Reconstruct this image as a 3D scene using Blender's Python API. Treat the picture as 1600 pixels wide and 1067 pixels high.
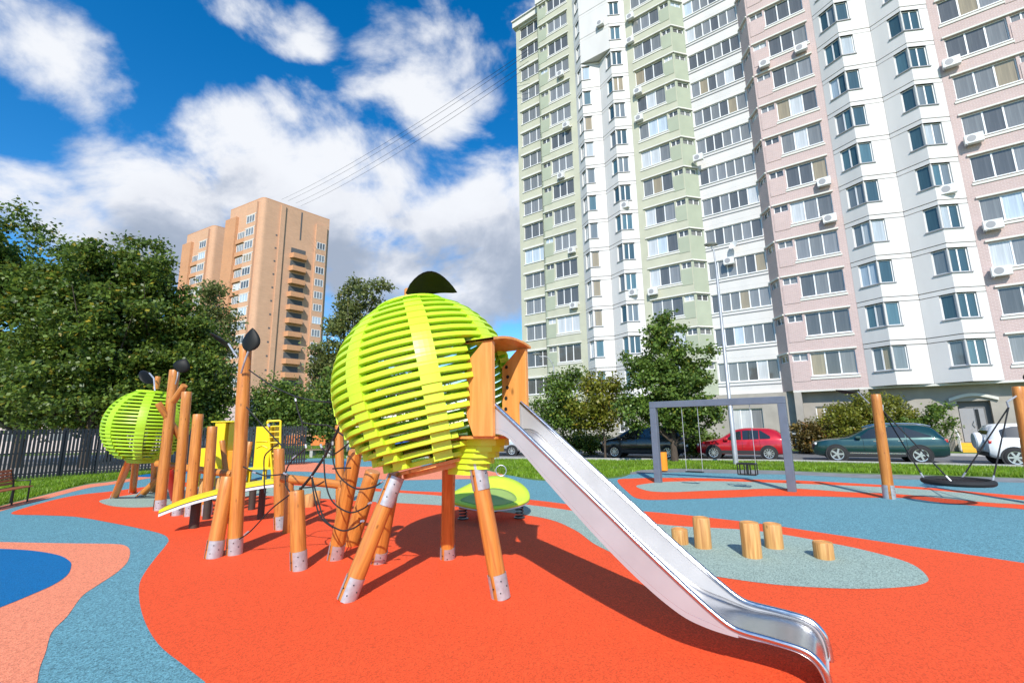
import bpy, bmesh, math, random
import numpy as np
from mathutils import Vector, Matrix, Euler
from mathutils.geometry import tessellate_polygon

for o in list(bpy.data.objects):
    bpy.data.objects.remove(o)
SC = bpy.context.scene
COL = SC.collection
R = math.radians

# ---------------------------------------------------------------- camera
CAM_H, FPX, PITCH, ROLL = 2.0, 711.11, 0.180, -0.0158
_c, _s = math.cos(PITCH), math.sin(PITCH)
_cr, _sr = math.cos(ROLL), math.sin(ROLL)
right0, up0, fwd = Vector((1, 0, 0)), Vector((0, -_s, _c)), Vector((0, _c, _s))
rx, ux = right0 * _cr + up0 * _sr, -right0 * _sr + up0 * _cr
cam = bpy.data.cameras.new('camera')
cam.lens, cam.sensor_width, cam.sensor_fit = 16.0, 36.0, 'HORIZONTAL'
cam.clip_start, cam.clip_end = 0.05, 3000
camo = bpy.data.objects.new('camera', cam)
COL.objects.link(camo)
camo.matrix_world = Matrix(((rx.x, ux.x, -fwd.x, 0), (rx.y, ux.y, -fwd.y, 0), (rx.z, ux.z, -fwd.z, CAM_H), (0, 0, 0, 1)))
SC.camera = camo

# ---------------------------------------------------------------- light
SUN_EL, SUN_AZ = R(39), R(4)            # light travels towards +Y, a little to the right
SC.world = bpy.data.worlds.new('World')
SC.world.use_nodes = True
sun = bpy.data.lights.new('sun', 'SUN')
sun.energy, sun.angle, sun.color = 4.6, R(0.53), (1.0, 0.955, 0.88)
suno = bpy.data.objects.new('sun', sun)
COL.objects.link(suno)
ldir = Vector((math.sin(SUN_AZ) * math.cos(SUN_EL), math.cos(SUN_AZ) * math.cos(SUN_EL), -math.sin(SUN_EL)))
suno.rotation_euler = ldir.to_track_quat('-Z', 'Y').to_euler()
suno.location = (0, -20, 30)
SC.view_settings.view_transform = 'Standard'
SC.view_settings.look = 'None'
SC.view_settings.exposure = 0.25
SC.view_settings.gamma = 1.0
SC.view_settings.use_curve_mapping = False


# ---------------------------------------------------------------- pixel -> direction -> point on a known surface
def ray(x, y):
    a, b = (x - 800) / FPX, (533.5 - y) / FPX
    return (right0 * (a * _cr - b * _sr) + up0 * (a * _sr + b * _cr) + fwd)


def G(x, y, z=0.0):
    d = ray(x, y)
    t = (z - CAM_H) / d.z
    return Vector((d.x * t, d.y * t, z))


def AT(x, y, Y):
    d = ray(x, y)
    t = Y / d.y
    return Vector((d.x * t, Y, CAM_H + d.z * t))


# ---------------------------------------------------------------- world sky with clouds
def build_sky():
    nt = SC.world.node_tree
    nt.nodes.clear()
    N = nt.nodes.new
    L = nt.links.new

    def m(op, a, b=None, c=None, clamp=False):
        n = N('ShaderNodeMath')
        n.operation = op
        n.use_clamp = clamp
        for i, v in enumerate((a, b, c)):
            if v is None:
                continue
            if isinstance(v, (int, float)):
                n.inputs[i].default_value = v
            else:
                L(v, n.inputs[i])
        return n.outputs[0]
    sky = N('ShaderNodeTexSky')
    sky.sky_type = 'NISHITA'
    sky.sun_disc = False
    sky.sun_elevation = SUN_EL
    sky.sun_rotation = math.pi + SUN_AZ
    sky.altitude = 200
    sky.air_density, sky.dust_density, sky.ozone_density = 1.0, 0.3, 3.0
    hs = N('ShaderNodeHueSaturation')
    hs.inputs['Saturation'].default_value = 1.40
    hs.inputs['Value'].default_value = 2.0
    L(sky.outputs[0], hs.inputs['Color'])
    tc = N('ShaderNodeTexCoord')
    sp = N('ShaderNodeSeparateXYZ')
    L(tc.outputs['Generated'], sp.inputs[0])
    u = m('ARCTAN2', sp.outputs[0], sp.outputs[1])
    v = m('ARCSINE', sp.outputs[2])

    def uv(px, py):
        d = ray(px, py).normalized()
        return math.atan2(d.x, d.y), math.asin(d.z)
    # (px, py, half width px, half height px, strength): where the photograph shows cumulus
    blobs = [(95, 95, 185, 105, 1.0), (10, 10, 150, 50, .8), (430, 300, 255, 135, 1.2), (330, 330, 190, 120, 1.1), (560, 290, 150, 140, 1.1),
             (675, 105, 135, 175, 1.05), (440, 35, 130, 60, .75), (740, 390, 190, 150, 1.1), (640, 440, 200, 110, 1.1), (60, 330, 170, 75, .8),
             (200, 400, 170, 60, .9), (800, 270, 110, 95, .9), (830, 30, 90, 70, .7), (480, 180, 80, 60, .8), (570, 155, 70, 60, .7)]

    def density(dv, tag):
        vv = m('ADD', v, dv)
        cm = N('ShaderNodeCombineXYZ')
        L(u, cm.inputs[0])
        L(vv, cm.inputs[1])
        acc = None
        for (px, py, a, b, s) in blobs:
            u0, v0 = uv(px, py)
            wu = abs(uv(px + a, py)[0] - uv(px - a, py)[0]) / 2
            wv = abs(uv(px, py + b)[1] - uv(px, py - b)[1]) / 2
            s1 = N('ShaderNodeVectorMath')
            s1.operation = 'SUBTRACT'
            L(cm.outputs[0], s1.inputs[0])
            s1.inputs[1].default_value = (u0, v0, 0)
            s2 = N('ShaderNodeVectorMath')
            s2.operation = 'MULTIPLY'
            L(s1.outputs[0], s2.inputs[0])
            s2.inputs[1].default_value = (1 / wu, 1 / wv, 0)
            s3 = N('ShaderNodeVectorMath')
            s3.operation = 'DOT_PRODUCT'
            L(s2.outputs[0], s3.inputs[0])
            L(s2.outputs[0], s3.inputs[1])
            f = m('MULTIPLY_ADD', s3.outputs['Value'], -s * .62, s)
            acc = f if acc is None else m('SMOOTH_MAX', acc, f, 0.15)
        # direction-space noise, flattened like clouds on a deck
        mp = N('ShaderNodeCombineXYZ')
        L(sp.outputs[0], mp.inputs[0])
        L(sp.outputs[1], mp.inputs[1])
        L(m('MULTIPLY_ADD', sp.outputs[2], 1.35, dv * 1.35), mp.inputs[2])
        low = N('ShaderNodeTexNoise')
        low.inputs['Scale'].default_value = 1.7
        low.inputs['Detail'].default_value = 3
        L(mp.outputs[0], low.inputs['Vector'])
        bg = m('MULTIPLY_ADD', low.outputs[0], 3.2, -1.95)
        # clouds elsewhere on the dome come from the noise alone
        base = m('MINIMUM', m('MAXIMUM', acc, bg), 1.0)
        no = N('ShaderNodeTexNoise')
        no.inputs['Scale'].default_value = 4.6
        no.inputs['Detail'].default_value = 11
        no.inputs['Roughness'].default_value = 0.58
        no.inputs['Distortion'].default_value = 0.25
        L(mp.outputs[0], no.inputs['Vector'])
        d = m('ADD', base, m('MULTIPLY_ADD', no.outputs[0], 2.3, -1.25))
        return d
    d0 = density(0.0, 'a')
    d1 = density(0.075, 'b')

    def mapr(val, a, b, c=0.0, e=1.0):
        n = N('ShaderNodeMapRange')
        n.interpolation_type = 'SMOOTHSTEP'
        L(val, n.inputs[0])
        for i, q in enumerate((a, b, c, e)):
            n.inputs[i + 1].default_value = q
        return n.outputs[0]
    alpha = mapr(d0, 0.34, 0.86)
    # bases of the cumulus turn grey: more cloud above, and the low undersides seen from below
    low_ = m('MULTIPLY_ADD', v, -2.4, 1.32)
    sh = N('ShaderNodeTexNoise')
    sh.inputs['Scale'].default_value = 3.1
    sh.inputs['Detail'].default_value = 7
    L(tc.outputs['Generated'], sh.inputs['Vector'])
    d1 = m('ADD', d1, m('ADD', m('MAXIMUM', low_, -.35), m('MULTIPLY_ADD', sh.outputs[0], 1.8, -.95)))
    thick = mapr(d1, 0.55, 1.7)
    ramp = N('ShaderNodeValToRGB')
    L(thick, ramp.inputs[0])
    cr = ramp.color_ramp
    cr.elements[0].color = (9.4, 9.6, 10.0, 1)
    cr.elements[1].color = (4.0, 4.6, 5.7, 1)
    e = cr.elements.new(0.42)
    e.color = (8.6, 8.8, 9.3, 1)
    e = cr.elements.new(0.75)
    e.color = (5.8, 6.3, 7.3, 1)
    mx = N('ShaderNodeMix')
    mx.data_type = 'RGBA'
    L(m('MULTIPLY', alpha, 0.96), mx.inputs['Factor'])
    L(hs.outputs[0], mx.inputs['A'])
    L(ramp.outputs[0], mx.inputs['B'])
    bgn = N('ShaderNodeBackground')
    bgn.inputs['Strength'].default_value = 0.085
    L(mx.outputs['Result'], bgn.inputs['Color'])
    out = N('ShaderNodeOutputWorld')
    L(bgn.outputs[0], out.inputs[0])


build_sky()

# ---------------------------------------------------------------- materials
MATS = {}


def mat(name, col, rough=.6, metal=0.0, spec=.5, var=0.0, vscale=3.0, bump=0.0, bscale=20.0, coat=0.0, col2=None, coords='Object', stretch=None, detail=4, rand=0.0):
    """Principled with a noise-driven colour variation and fine relief."""
    if name in MATS:
        return MATS[name]
    m = bpy.data.materials.new(name)
    m.use_nodes = True
    nt = m.node_tree
    p = nt.nodes['Principled BSDF']
    p.inputs['Base Color'].default_value = (*col, 1)
    p.inputs['Roughness'].default_value = rough
    p.inputs['Metallic'].default_value = metal
    p.inputs['Specular IOR Level'].default_value = spec
    p.inputs['Coat Weight'].default_value = coat
    p.inputs['Coat Roughness'].default_value = 0.06
    N, L = nt.nodes.new, nt.links.new
    tc = N('ShaderNodeTexCoord')
    vec = tc.outputs[coords]
    if stretch:
        mp = N('ShaderNodeMapping')
        mp.inputs['Scale'].default_value = stretch
        L(vec, mp.inputs[0])
        vec = mp.outputs[0]
    if var > 0 or col2:
        no = N('ShaderNodeTexNoise')
        no.inputs['Scale'].default_value = vscale
        no.inputs['Detail'].default_value = detail
        L(vec, no.inputs['Vector'])
        mr = N('ShaderNodeMapRange')
        L(no.outputs[0], mr.inputs[0])
        mr.inputs[1].default_value, mr.inputs[2].default_value = .3, .7
        mx = N('ShaderNodeMix')
        mx.data_type = 'RGBA'
        a = col if col2 else tuple(c * (1 - var) for c in col)
        b = col2 if col2 else tuple(min(1, c * (1 + var)) for c in col)
        mx.inputs['A'].default_value = (*a, 1)
        mx.inputs['B'].default_value = (*b, 1)
        L(mr.outputs[0], mx.inputs['Factor'])
        res = mx.outputs['Result']
        if rand > 0:
            oi = N('ShaderNodeObjectInfo')
            mr2 = N('ShaderNodeMapRange')
            L(oi.outputs['Random'], mr2.inputs[0])
            mr2.inputs[3].default_value, mr2.inputs[4].default_value = 1 - rand, 1 + rand
            h = N('ShaderNodeHueSaturation')
            L(mr2.outputs[0], h.inputs['Value'])
            L(res, h.inputs['Color'])
            res = h.outputs[0]
        L(res, p.inputs['Base Color'])
        # roughness follows the same noise a little
        rr = N('ShaderNodeMapRange')
        L(no.outputs[0], rr.inputs[0])
        rr.inputs[3].default_value, rr.inputs[4].default_value = max(0, rough - .08), min(1, rough + .08)
        L(rr.outputs[0], p.inputs['Roughness'])
    if bump > 0:
        nb = N('ShaderNodeTexNoise')
        nb.inputs['Scale'].default_value = bscale
        nb.inputs['Detail'].default_value = 5
        L(vec, nb.inputs['Vector'])
        bp = N('ShaderNodeBump')
        bp.inputs['Strength'].default_value = bump
        bp.inputs['Distance'].default_value = .02
        L(nb.outputs[0], bp.inputs['Height'])
        L(bp.outputs[0], p.inputs['Normal'])
    MATS[name] = m
    return m


def rubber(name, col, chip=.35):
    """Poured rubber granulate: small crumbs of slightly different tone."""
    m = bpy.data.materials.new(name)
    m.use_nodes = True
    nt = m.node_tree
    N, L = nt.nodes.new, nt.links.new
    p = nt.nodes['Principled BSDF']
    p.inputs['Roughness'].default_value = .82
    p.inputs['Specular IOR Level'].default_value = .25
    tc = N('ShaderNodeTexCoord')
    vo = N('ShaderNodeTexVoronoi')
    vo.inputs['Scale'].default_value = 85
    L(tc.outputs['Object'], vo.inputs['Vector'])
    bw = N('ShaderNodeRGBToBW')
    L(vo.outputs['Color'], bw.inputs[0])
    no = N('ShaderNodeTexNoise')
    no.inputs['Scale'].default_value = .9
    no.inputs['Detail'].default_value = 7
    no.inputs['Roughness'].default_value = .65
    L(tc.outputs['Object'], no.inputs['Vector'])
    no2 = N('ShaderNodeTexNoise')
    no2.inputs['Scale'].default_value = 38
    no2.inputs['Detail'].default_value = 3
    L(tc.outputs['Object'], no2.inputs['Vector'])
    a = N('ShaderNodeMath')
    a.operation = 'MULTIPLY_ADD'
    L(bw.outputs[0], a.inputs[0])
    a.inputs[1].default_value = chip * 1.5
    a.inputs[2].default_value = 1 - chip * .75 - .07 - .1
    b = N('ShaderNodeMath')
    b.operation = 'MULTIPLY_ADD'
    L(no.outputs[0], b.inputs[0])
    b.inputs[1].default_value = .14
    L(a.outputs[0], b.inputs[2])
    b2 = N('ShaderNodeMath')
    b2.operation = 'MULTIPLY_ADD'
    L(no2.outputs[0], b2.inputs[0])
    b2.inputs[1].default_value = .2
    L(b.outputs[0], b2.inputs[2])
    h = N('ShaderNodeHueSaturation')
    h.inputs['Color'].default_value = (*col, 1)
    L(b2.outputs[0], h.inputs['Value'])
    L(h.outputs[0], p.inputs['Base Color'])
    bp = N('ShaderNodeBump')
    bp.inputs['Strength'].default_value = .6
    bp.inputs['Distance'].default_value = .006
    L(vo.outputs['Distance'], bp.inputs['Height'])
    L(bp.outputs[0], p.inputs['Normal'])
    MATS[name] = m
    return m


def wood(name, c1, c2, rough=.45, coords='Object', scale=1.0):
    """Varnished pine, grain along local Z."""
    m = bpy.data.materials.new(name)
    m.use_nodes = True
    nt = m.node_tree
    N, L = nt.nodes.new, nt.links.new
    p = nt.nodes['Principled BSDF']
    p.inputs['Roughness'].default_value = rough
    p.inputs['Coat Weight'].default_value = .15
    p.inputs['Coat Roughness'].default_value = .3
    tc = N('ShaderNodeTexCoord')
    oi = N('ShaderNodeObjectInfo')
    ad = N('ShaderNodeVectorMath')
    ad.operation = 'ADD'
    L(tc.outputs[coords], ad.inputs[0])
    mulr = N('ShaderNodeMath')
    mulr.operation = 'MULTIPLY'
    L(oi.outputs['Random'], mulr.inputs[0])
    mulr.inputs[1].default_value = 37.0
    L(mulr.outputs[0], ad.inputs[1])
    mp = N('ShaderNodeMapping')
    mp.inputs['Scale'].default_value = (16 * scale, 16 * scale, 1.1 * scale)
    L(ad.outputs[0], mp.inputs[0])
    no = N('ShaderNodeTexNoise')
    no.inputs['Scale'].default_value = 1.6
    no.inputs['Detail'].default_value = 6
    no.inputs['Distortion'].default_value = .6
    L(mp.outputs[0], no.inputs['Vector'])
    mp2 = N('ShaderNodeMapping')
    mp2.inputs['Scale'].default_value = (9 * scale, 9 * scale, 4.5 * scale)
    L(ad.outputs[0], mp2.inputs[0])
    vo = N('ShaderNodeTexVoronoi')
    vo.inputs['Scale'].default_value = 1.0
    L(mp2.outputs[0], vo.inputs['Vector'])
    kn = N('ShaderNodeMapRange')
    L(vo.outputs['Distance'], kn.inputs[0])
    kn.inputs[1].default_value, kn.inputs[2].default_value = .05, .17
    kn.inputs[3].default_value, kn.inputs[4].default_value = .45, 1.0
    rp = N('ShaderNodeValToRGB')
    rp.color_ramp.elements[0].position, rp.color_ramp.elements[0].color = .32, (*c2, 1)
    rp.color_ramp.elements[1].position, rp.color_ramp.elements[1].color = .62, (*c1, 1)
    L(no.outputs[0], rp.inputs[0])
    h = N('ShaderNodeHueSaturation')
    L(rp.outputs[0], h.inputs['Color'])
    rv = N('ShaderNodeMapRange')
    L(oi.outputs['Random'], rv.inputs[0])
    rv.inputs[3].default_value, rv.inputs[4].default_value = .88, 1.1
    mm = N('ShaderNodeMath')
    mm.operation = 'MULTIPLY'
    L(kn.outputs[0], mm.inputs[0])
    L(rv.outputs[0], mm.inputs[1])
    L(mm.outputs[0], h.inputs['Value'])
    L(h.outputs[0], p.inputs['Base Color'])
    bp = N('ShaderNodeBump')
    bp.inputs['Strength'].default_value = .25
    bp.inputs['Distance'].default_value = .01
    L(no.outputs[0], bp.inputs['Height'])
    L(bp.outputs[0], p.inputs['Normal'])
    MATS[name] = m
    return m


def leafmat(name, c1, c2, c3=None, trans=.35):
    m = bpy.data.materials.new(name)
    m.use_nodes = True
    nt = m.node_tree
    N, L = nt.nodes.new, nt.links.new
    nt.nodes.clear()
    ge = N('ShaderNodeNewGeometry')
    rp = N('ShaderNodeValToRGB')
    els = rp.color_ramp.elements
    els[0].color, els[1].color = (*c1, 1), (*c2, 1)
    els[1].position = .95
    if c3:
        e = els.new(.985)
        e.color = (*c3, 1)
    L(ge.outputs['Random Per Island'], rp.inputs[0])
    tc = N('ShaderNodeTexCoord')
    no = N('ShaderNodeTexNoise')
    no.inputs['Scale'].default_value = .9
    L(tc.outputs['Object'], no.inputs['Vector'])
    mr = N('ShaderNodeMapRange')
    L(no.outputs[0], mr.inputs[0])
    mr.inputs[1].default_value, mr.inputs[2].default_value, mr.inputs[3].default_value, mr.inputs[4].default_value = .3, .7, .7, 1.25
    h = N('ShaderNodeHueSaturation')
    L(rp.outputs[0], h.inputs['Color'])
    L(mr.outputs[0], h.inputs['Value'])
    d = N('ShaderNodeBsdfPrincipled')
    d.inputs['Roughness'].default_value = .42
    d.inputs['Specular IOR Level'].default_value = .4
    L(h.outputs[0], d.inputs['Base Color'])
    t = N('ShaderNodeBsdfTranslucent')
    h2 = N('ShaderNodeHueSaturation')
    h2.inputs['Hue'].default_value = .485
    h2.inputs['Value'].default_value = 1.3
    L(h.outputs[0], h2.inputs['Color'])
    L(h2.outputs[0], t.inputs['Color'])
    mx = N('ShaderNodeMixShader')
    mx.inputs[0].default_value = trans
    L(d.outputs[0], mx.inputs[1])
    L(t.outputs[0], mx.inputs[2])
    o = N('ShaderNodeOutputMaterial')
    L(mx.outputs[0], o.inputs[0])
    MATS[name] = m
    return m


def glassmat(name, dark, light, rough=.04):
    """Window pane: reflective, with the room or a curtain behind as per-pane tone."""
    m = bpy.data.materials.new(name)
    m.use_nodes = True
    nt = m.node_tree
    N, L = nt.nodes.new, nt.links.new
    p = nt.nodes['Principled BSDF']
    p.inputs['Roughness'].default_value = rough
    p.inputs['Specular IOR Level'].default_value = .6
    p.inputs['IOR'].default_value = 1.6
    oi = N('ShaderNodeObjectInfo')
    rp = N('ShaderNodeValToRGB')
    rp.color_ramp.interpolation = 'CONSTANT'
    els = rp.color_ramp.elements
    els[0].color = (*dark, 1)
    els[1].color, els[1].position = tuple(d * 1.8 for d in dark) + (1,), .34
    for pos, c in ((.55, tuple((a + b) / 2 * .7 for a, b in zip(dark, light))), (.74, light), (.83, tuple(d * 1.2 for d in dark)), (.9, (.30, .25, .16)), (.95, (light[0] * .9, light[1], light[2] * 1.1))):
        e = els.new(pos)
        e.color = (*c, 1)
    L(oi.outputs['Random'], rp.inputs[0])
    tc = N('ShaderNodeTexCoord')
    mp = N('ShaderNodeMapping')
    mp.inputs['Scale'].default_value = (14, 14, .5)
    L(tc.outputs['Object'], mp.inputs[0])
    no = N('ShaderNodeTexNoise')
    no.inputs['Scale'].default_value = 1
    no.inputs['Detail'].default_value = 3
    L(mp.outputs[0], no.inputs['Vector'])
    mr = N('ShaderNodeMapRange')
    L(no.outputs[0], mr.inputs[0])
    mr.inputs[1].default_value, mr.inputs[2].default_value, mr.inputs[3].default_value, mr.inputs[4].default_value = .3, .7, .82, 1.14
    h = N('ShaderNodeHueSaturation')
    L(rp.outputs[0], h.inputs['Color'])
    L(mr.outputs[0], h.inputs['Value'])
    L(h.outputs[0], p.inputs['Base Color'])
    MATS[name] = m
    return m


RED = rubber('rubber_red', (.80, .088, .024), .42)
TEAL = rubber('rubber_teal', (.125, .29, .335), .85)
CORAL = rubber('rubber_coral', (.80, .25, .135), .55)
BLUE = rubber('rubber_blue', (.004, .135, .33), .4)
GREY = rubber('rubber_grey', (.30, .39, .335), .75)
PINE = wood('pine', (.60, .235, .044), (.42, .135, .022))
PLY = wood('plywood', (.74, .33, .085), (.62, .24, .05), .5, scale=.6)
LOGW = wood('stump_wood', (.66, .36, .12), (.42, .19, .05), .6)
STEEL = mat('galvanised', (.46, .47, .49), .42, .5, var=.12, vscale=18)
SLIDE = mat('stainless', (.60, .60, .61), .24, 1.0, var=.05, vscale=2.0, stretch=(1, 30, 30))
SLIDE2 = mat('stainless_dull', (.50, .50, .505), .42, .35, var=.05, vscale=3)
LIME = mat('lime_board', (.52, .76, .028), .38, var=.05, vscale=3, bump=.03, rand=.04)
LIME2 = mat('lime_block', (.54, .77, .032), .40, var=.05, vscale=4, rand=.05)
LIMEP = mat('lime_pale', (.27, .39, .10), .6, var=.05)
ROPE = mat('rope_black', (.012, .012, .013), .7, var=.3, vscale=60, bump=.5, bscale=120)
BLACKM = mat('black_metal', (.010, .011, .012), .38, 0.0, var=.2, vscale=6)
LEAFM = mat('black_leaf', (.007, .008, .007), .55, spec=.25)
SWING = mat('grey_paint', (.125, .145, .185), .45, var=.08, vscale=5)
YEL = mat('yellow_plastic', (.90, .62, .010), .42, var=.05)
YELL = mat('yellow_edge', (.80, .68, .02), .4)
WHITEP = mat('white_edge', (.75, .74, .76), .45)
BROWNB = mat('board_under', (.05, .035, .025), .7, var=.2)
ORANGE = mat('orange_plastic', (.85, .28, .015), .5, var=.06)
DARKB = mat('dark_bolt', (.02, .02, .022), .5)
ASPH = mat('asphalt', (.15, .15, .155), .9, var=.22, vscale=1.2, detail=8)
PATHM = mat('path_asphalt', (.20, .205, .21), .9, var=.2, vscale=2, detail=8)
KERB = mat('kerb_concrete', (.40, .39, .37), .85, var=.12, vscale=3)
GRASSG = mat('grass_ground', (.060, .120, .012), .95, col2=(.12, .20, .022), vscale=1.6, bump=.5, bscale=25, detail=8)


# ---------------------------------------------------------------- mesh helpers
class MB:
    def __init__(s):
        s.v, s.f = [], []

    def add(s, vs, fs, M=None):
        o = len(s.v)
        s.v += [tuple(M @ Vector(v)) if M else tuple(v) for v in vs]
        s.f += [tuple(i + o for i in f) for f in fs]
        return s

    def box(s, x0, x1, y0, y1, z0, z1, M=None):
        vs = [(x0, y0, z0), (x1, y0, z0), (x1, y1, z0), (x0, y1, z0), (x0, y0, z1), (x1, y0, z1), (x1, y1, z1), (x0, y1, z1)]
        return s.add(vs, [(0, 3, 2, 1), (4, 5, 6, 7), (0, 1, 5, 4), (1, 2, 6, 5), (2, 3, 7, 6), (3, 0, 4, 7)], M)

    def tube(s, pts, r, n=8, cap=True, M=None):
        pts = [Vector(p) for p in pts]
        rs = r if isinstance(r, (list, tuple)) else [r] * len(pts)
        vs, fs = [], []
        prev = None
        for i, p in enumerate(pts):
            t = (pts[min(i + 1, len(pts) - 1)] - pts[max(i - 1, 0)])
            if t.length < 1e-9:
                t = Vector((0, 0, 1))
            t.normalize()
            if prev is None:
                a = Vector((0, 0, 1)) if abs(t.z) < .9 else Vector((1, 0, 0))
                e1 = t.cross(a).normalized()
            else:
                e1 = (prev - t * prev.dot(t)).normalized()
            prev = e1
            e2 = t.cross(e1)
            for k in range(n):
                an = 2 * math.pi * k / n
                vs.append(p + (e1 * math.cos(an) + e2 * math.sin(an)) * rs[i])
        for i in range(len(pts) - 1):
            for k in range(n):
                fs.append((i * n + k, i * n + (k + 1) % n, (i + 1) * n + (k + 1) % n, (i + 1) * n + k))
        if cap:
            fs.append(tuple(range(n - 1, -1, -1)))
            b = (len(pts) - 1) * n
            fs.append(tuple(b + k for k in range(n)))
        return s.add(vs, fs, M)

    def lathe(s, prof, n=24, M=None, a0=0.0, a1=2 * math.pi):
        """prof: list of (r, z); revolved about Z."""
        full = abs(a1 - a0 - 2 * math.pi) < 1e-6
        k = n if full else n + 1
        vs, fs = [], []
        for (r, z) in prof:
            for i in range(k):
                a = a0 + (a1 - a0) * i / n
                vs.append((r * math.cos(a), r * math.sin(a), z))
        for j in range(len(prof) - 1):
            for i in range(n):
                i2 = (i + 1) % k
                fs.append((j * k + i, j * k + i2, (j + 1) * k + i2, (j + 1) * k + i))
        return s.add(vs, fs, M)

    def prism(s, poly, z0, z1, M=None):
        n = len(poly)
        vs = [(x, y, z0) for x, y in poly] + [(x, y, z1) for x, y in poly]
        fs = [tuple(range(n - 1, -1, -1)), tuple(range(n, 2 * n))] + [(i, (i + 1) % n, n + (i + 1) % n, n + i) for i in range(n)]
        return s.add(vs, fs, M)

    def mesh(s, name, m, smooth=False):
        me = bpy.data.meshes.new(name)
        me.from_pydata([tuple(v) for v in s.v], [], s.f)
        me.materials.append(m)
        if smooth:
            me.polygons.foreach_set('use_smooth', [True] * len(me.polygons))
        me.update()
        return me

    def build(s, name, m, parent=None, smooth=False, bevel=0.0, auto=True, M=None):
        me = s.mesh(name, m, smooth)
        if smooth and auto:
            try:
                me.set_sharp_from_angle(angle=R(40))
            except Exception:
                pass
        o = link(name, me, parent)
        if M is not None:
            o.matrix_basis = M
        if bevel > 0:
            b = o.modifiers.new('bevel', 'BEVEL')
            b.width, b.segments, b.limit_method = bevel, 2, 'ANGLE'
        return o


def link(name, data, parent=None, M=None):
    o = bpy.data.objects.new(name, data)
    COL.objects.link(o)
    if parent is not None:
        o.parent = parent
    if M is not None:
        o.matrix_basis = M
    return o


def tag(o, label, cat, group=None):
    o['label'], o['category'] = label, cat
    if group:
        o['group'] = group
    return o


def thing(name, label, cat, loc=(0, 0, 0), rz=0.0, group=None):
    o = link(name, None)
    o.empty_display_size = .2
    o.location, o.rotation_euler = loc, (0, 0, rz)
    return tag(o, label, cat, group)


def struct(o):
    o['kind'] = 'structure'
    return o


def frame(origin, zaxis, xhint=(1, 0, 0)):
    z = Vector(zaxis).normalized()
    x = Vector(xhint)
    x = x - z * x.dot(z)
    if x.length < 1e-4:
        x = Vector((0, 1, 0)) - z * z.y
    x.normalize()
    y = z.cross(x)
    o = Vector(origin)
    return Matrix(((x.x, y.x, z.x, o.x), (x.y, y.y, z.y, o.y), (x.z, y.z, z.z, o.z), (0, 0, 0, 1)))


def catmull(pts, k=8, closed=True):
    out = []
    n = len(pts)
    rng = range(n) if closed else range(n - 1)
    for i in rng:
        if closed:
            p0, p1, p2, p3 = pts[(i - 1) % n], pts[i], pts[(i + 1) % n], pts[(i + 2) % n]
        else:
            p0, p1, p2, p3 = pts[max(i - 1, 0)], pts[i], pts[i + 1], pts[min(i + 2, n - 1)]
        p0, p1, p2, p3 = map(Vector, (p0, p1, p2, p3))
        for j in range(k):
            t = j / k
            out.append(.5 * ((2 * p1) + (-p0 + p2) * t + (2 * p0 - 5 * p1 + 4 * p2 - p3) * t * t + (-p0 + 3 * p1 - 3 * p2 + p3) * t ** 3))
    if not closed:
        out.append(Vector(pts[-1]))
    return out


def sheet(name, pts, z, m):
    """A flat sheet on the ground from a 2D outline (any shape)."""
    P = [Vector((p[0], p[1], z)) for p in pts]
    tris = tessellate_polygon([P])
    fs = []
    for t in tris:
        a, b, c = (P[k] for k in t)
        fs.append(tuple(t) if (b - a).cross(c - a).z > 0 else tuple(t)[::-1])
    me = bpy.data.meshes.new(name)
    me.from_pydata([tuple(p) for p in P], [], fs)
    me.update()
    me.materials.append(m)
    return struct(link(name, me))


def ribbon(name, a, b, z, m):
    """A flat strip between two edge lines."""
    mb = MB()
    for i in range(len(a) - 1):
        mb.add([(*a[i], z), (*a[i + 1], z), (*b[i + 1], z), (*b[i], z)], [(0, 1, 2, 3)])
    return struct(mb.build(name, m))


def gp(pts):
    return [G(x, y).xy for x, y in pts]


# ================================================================ GROUND
sheet('ground', [(-900, -300), (900, -300), (900, 1500), (-900, 1500)], 0.0, GRASSG)
# play area base (teal rubber)
back = gp([(-60, 812), (0, 791), (67, 774), (135, 757), (175, 752), (240, 741), (300, 733), (360, 727), (440, 718), (520, 716), (640, 722), (730, 729), (790, 741), (850, 751), (960, 747),
           (995, 739), (1065, 737.5), (1165, 740), (1230, 741), (1350, 747), (1480, 750.5), (1600, 754), (1760, 760)])
outl = catmull([(p.x, p.y, 0) for p in back], 5, False)
outl = [p.xy for p in outl] + [Vector((24, 12)), Vector((24, -6)), Vector((-20, -6)), Vector((-20, 8))]
sheet('rubber_surface_teal', outl, .004, TEAL)


def patch(name, px, z, m, extra=(), k=6):
    pts = [(p.x, p.y, 0) for p in gp(px)]
    if px[0] == px[-1]:
        c = [p.xy for p in catmull(pts[:-1], k, True)]
    else:
        c = [p.xy for p in catmull(pts, k, False)] + [Vector(e) for e in extra]
    return sheet(name, c, z, m)


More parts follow.
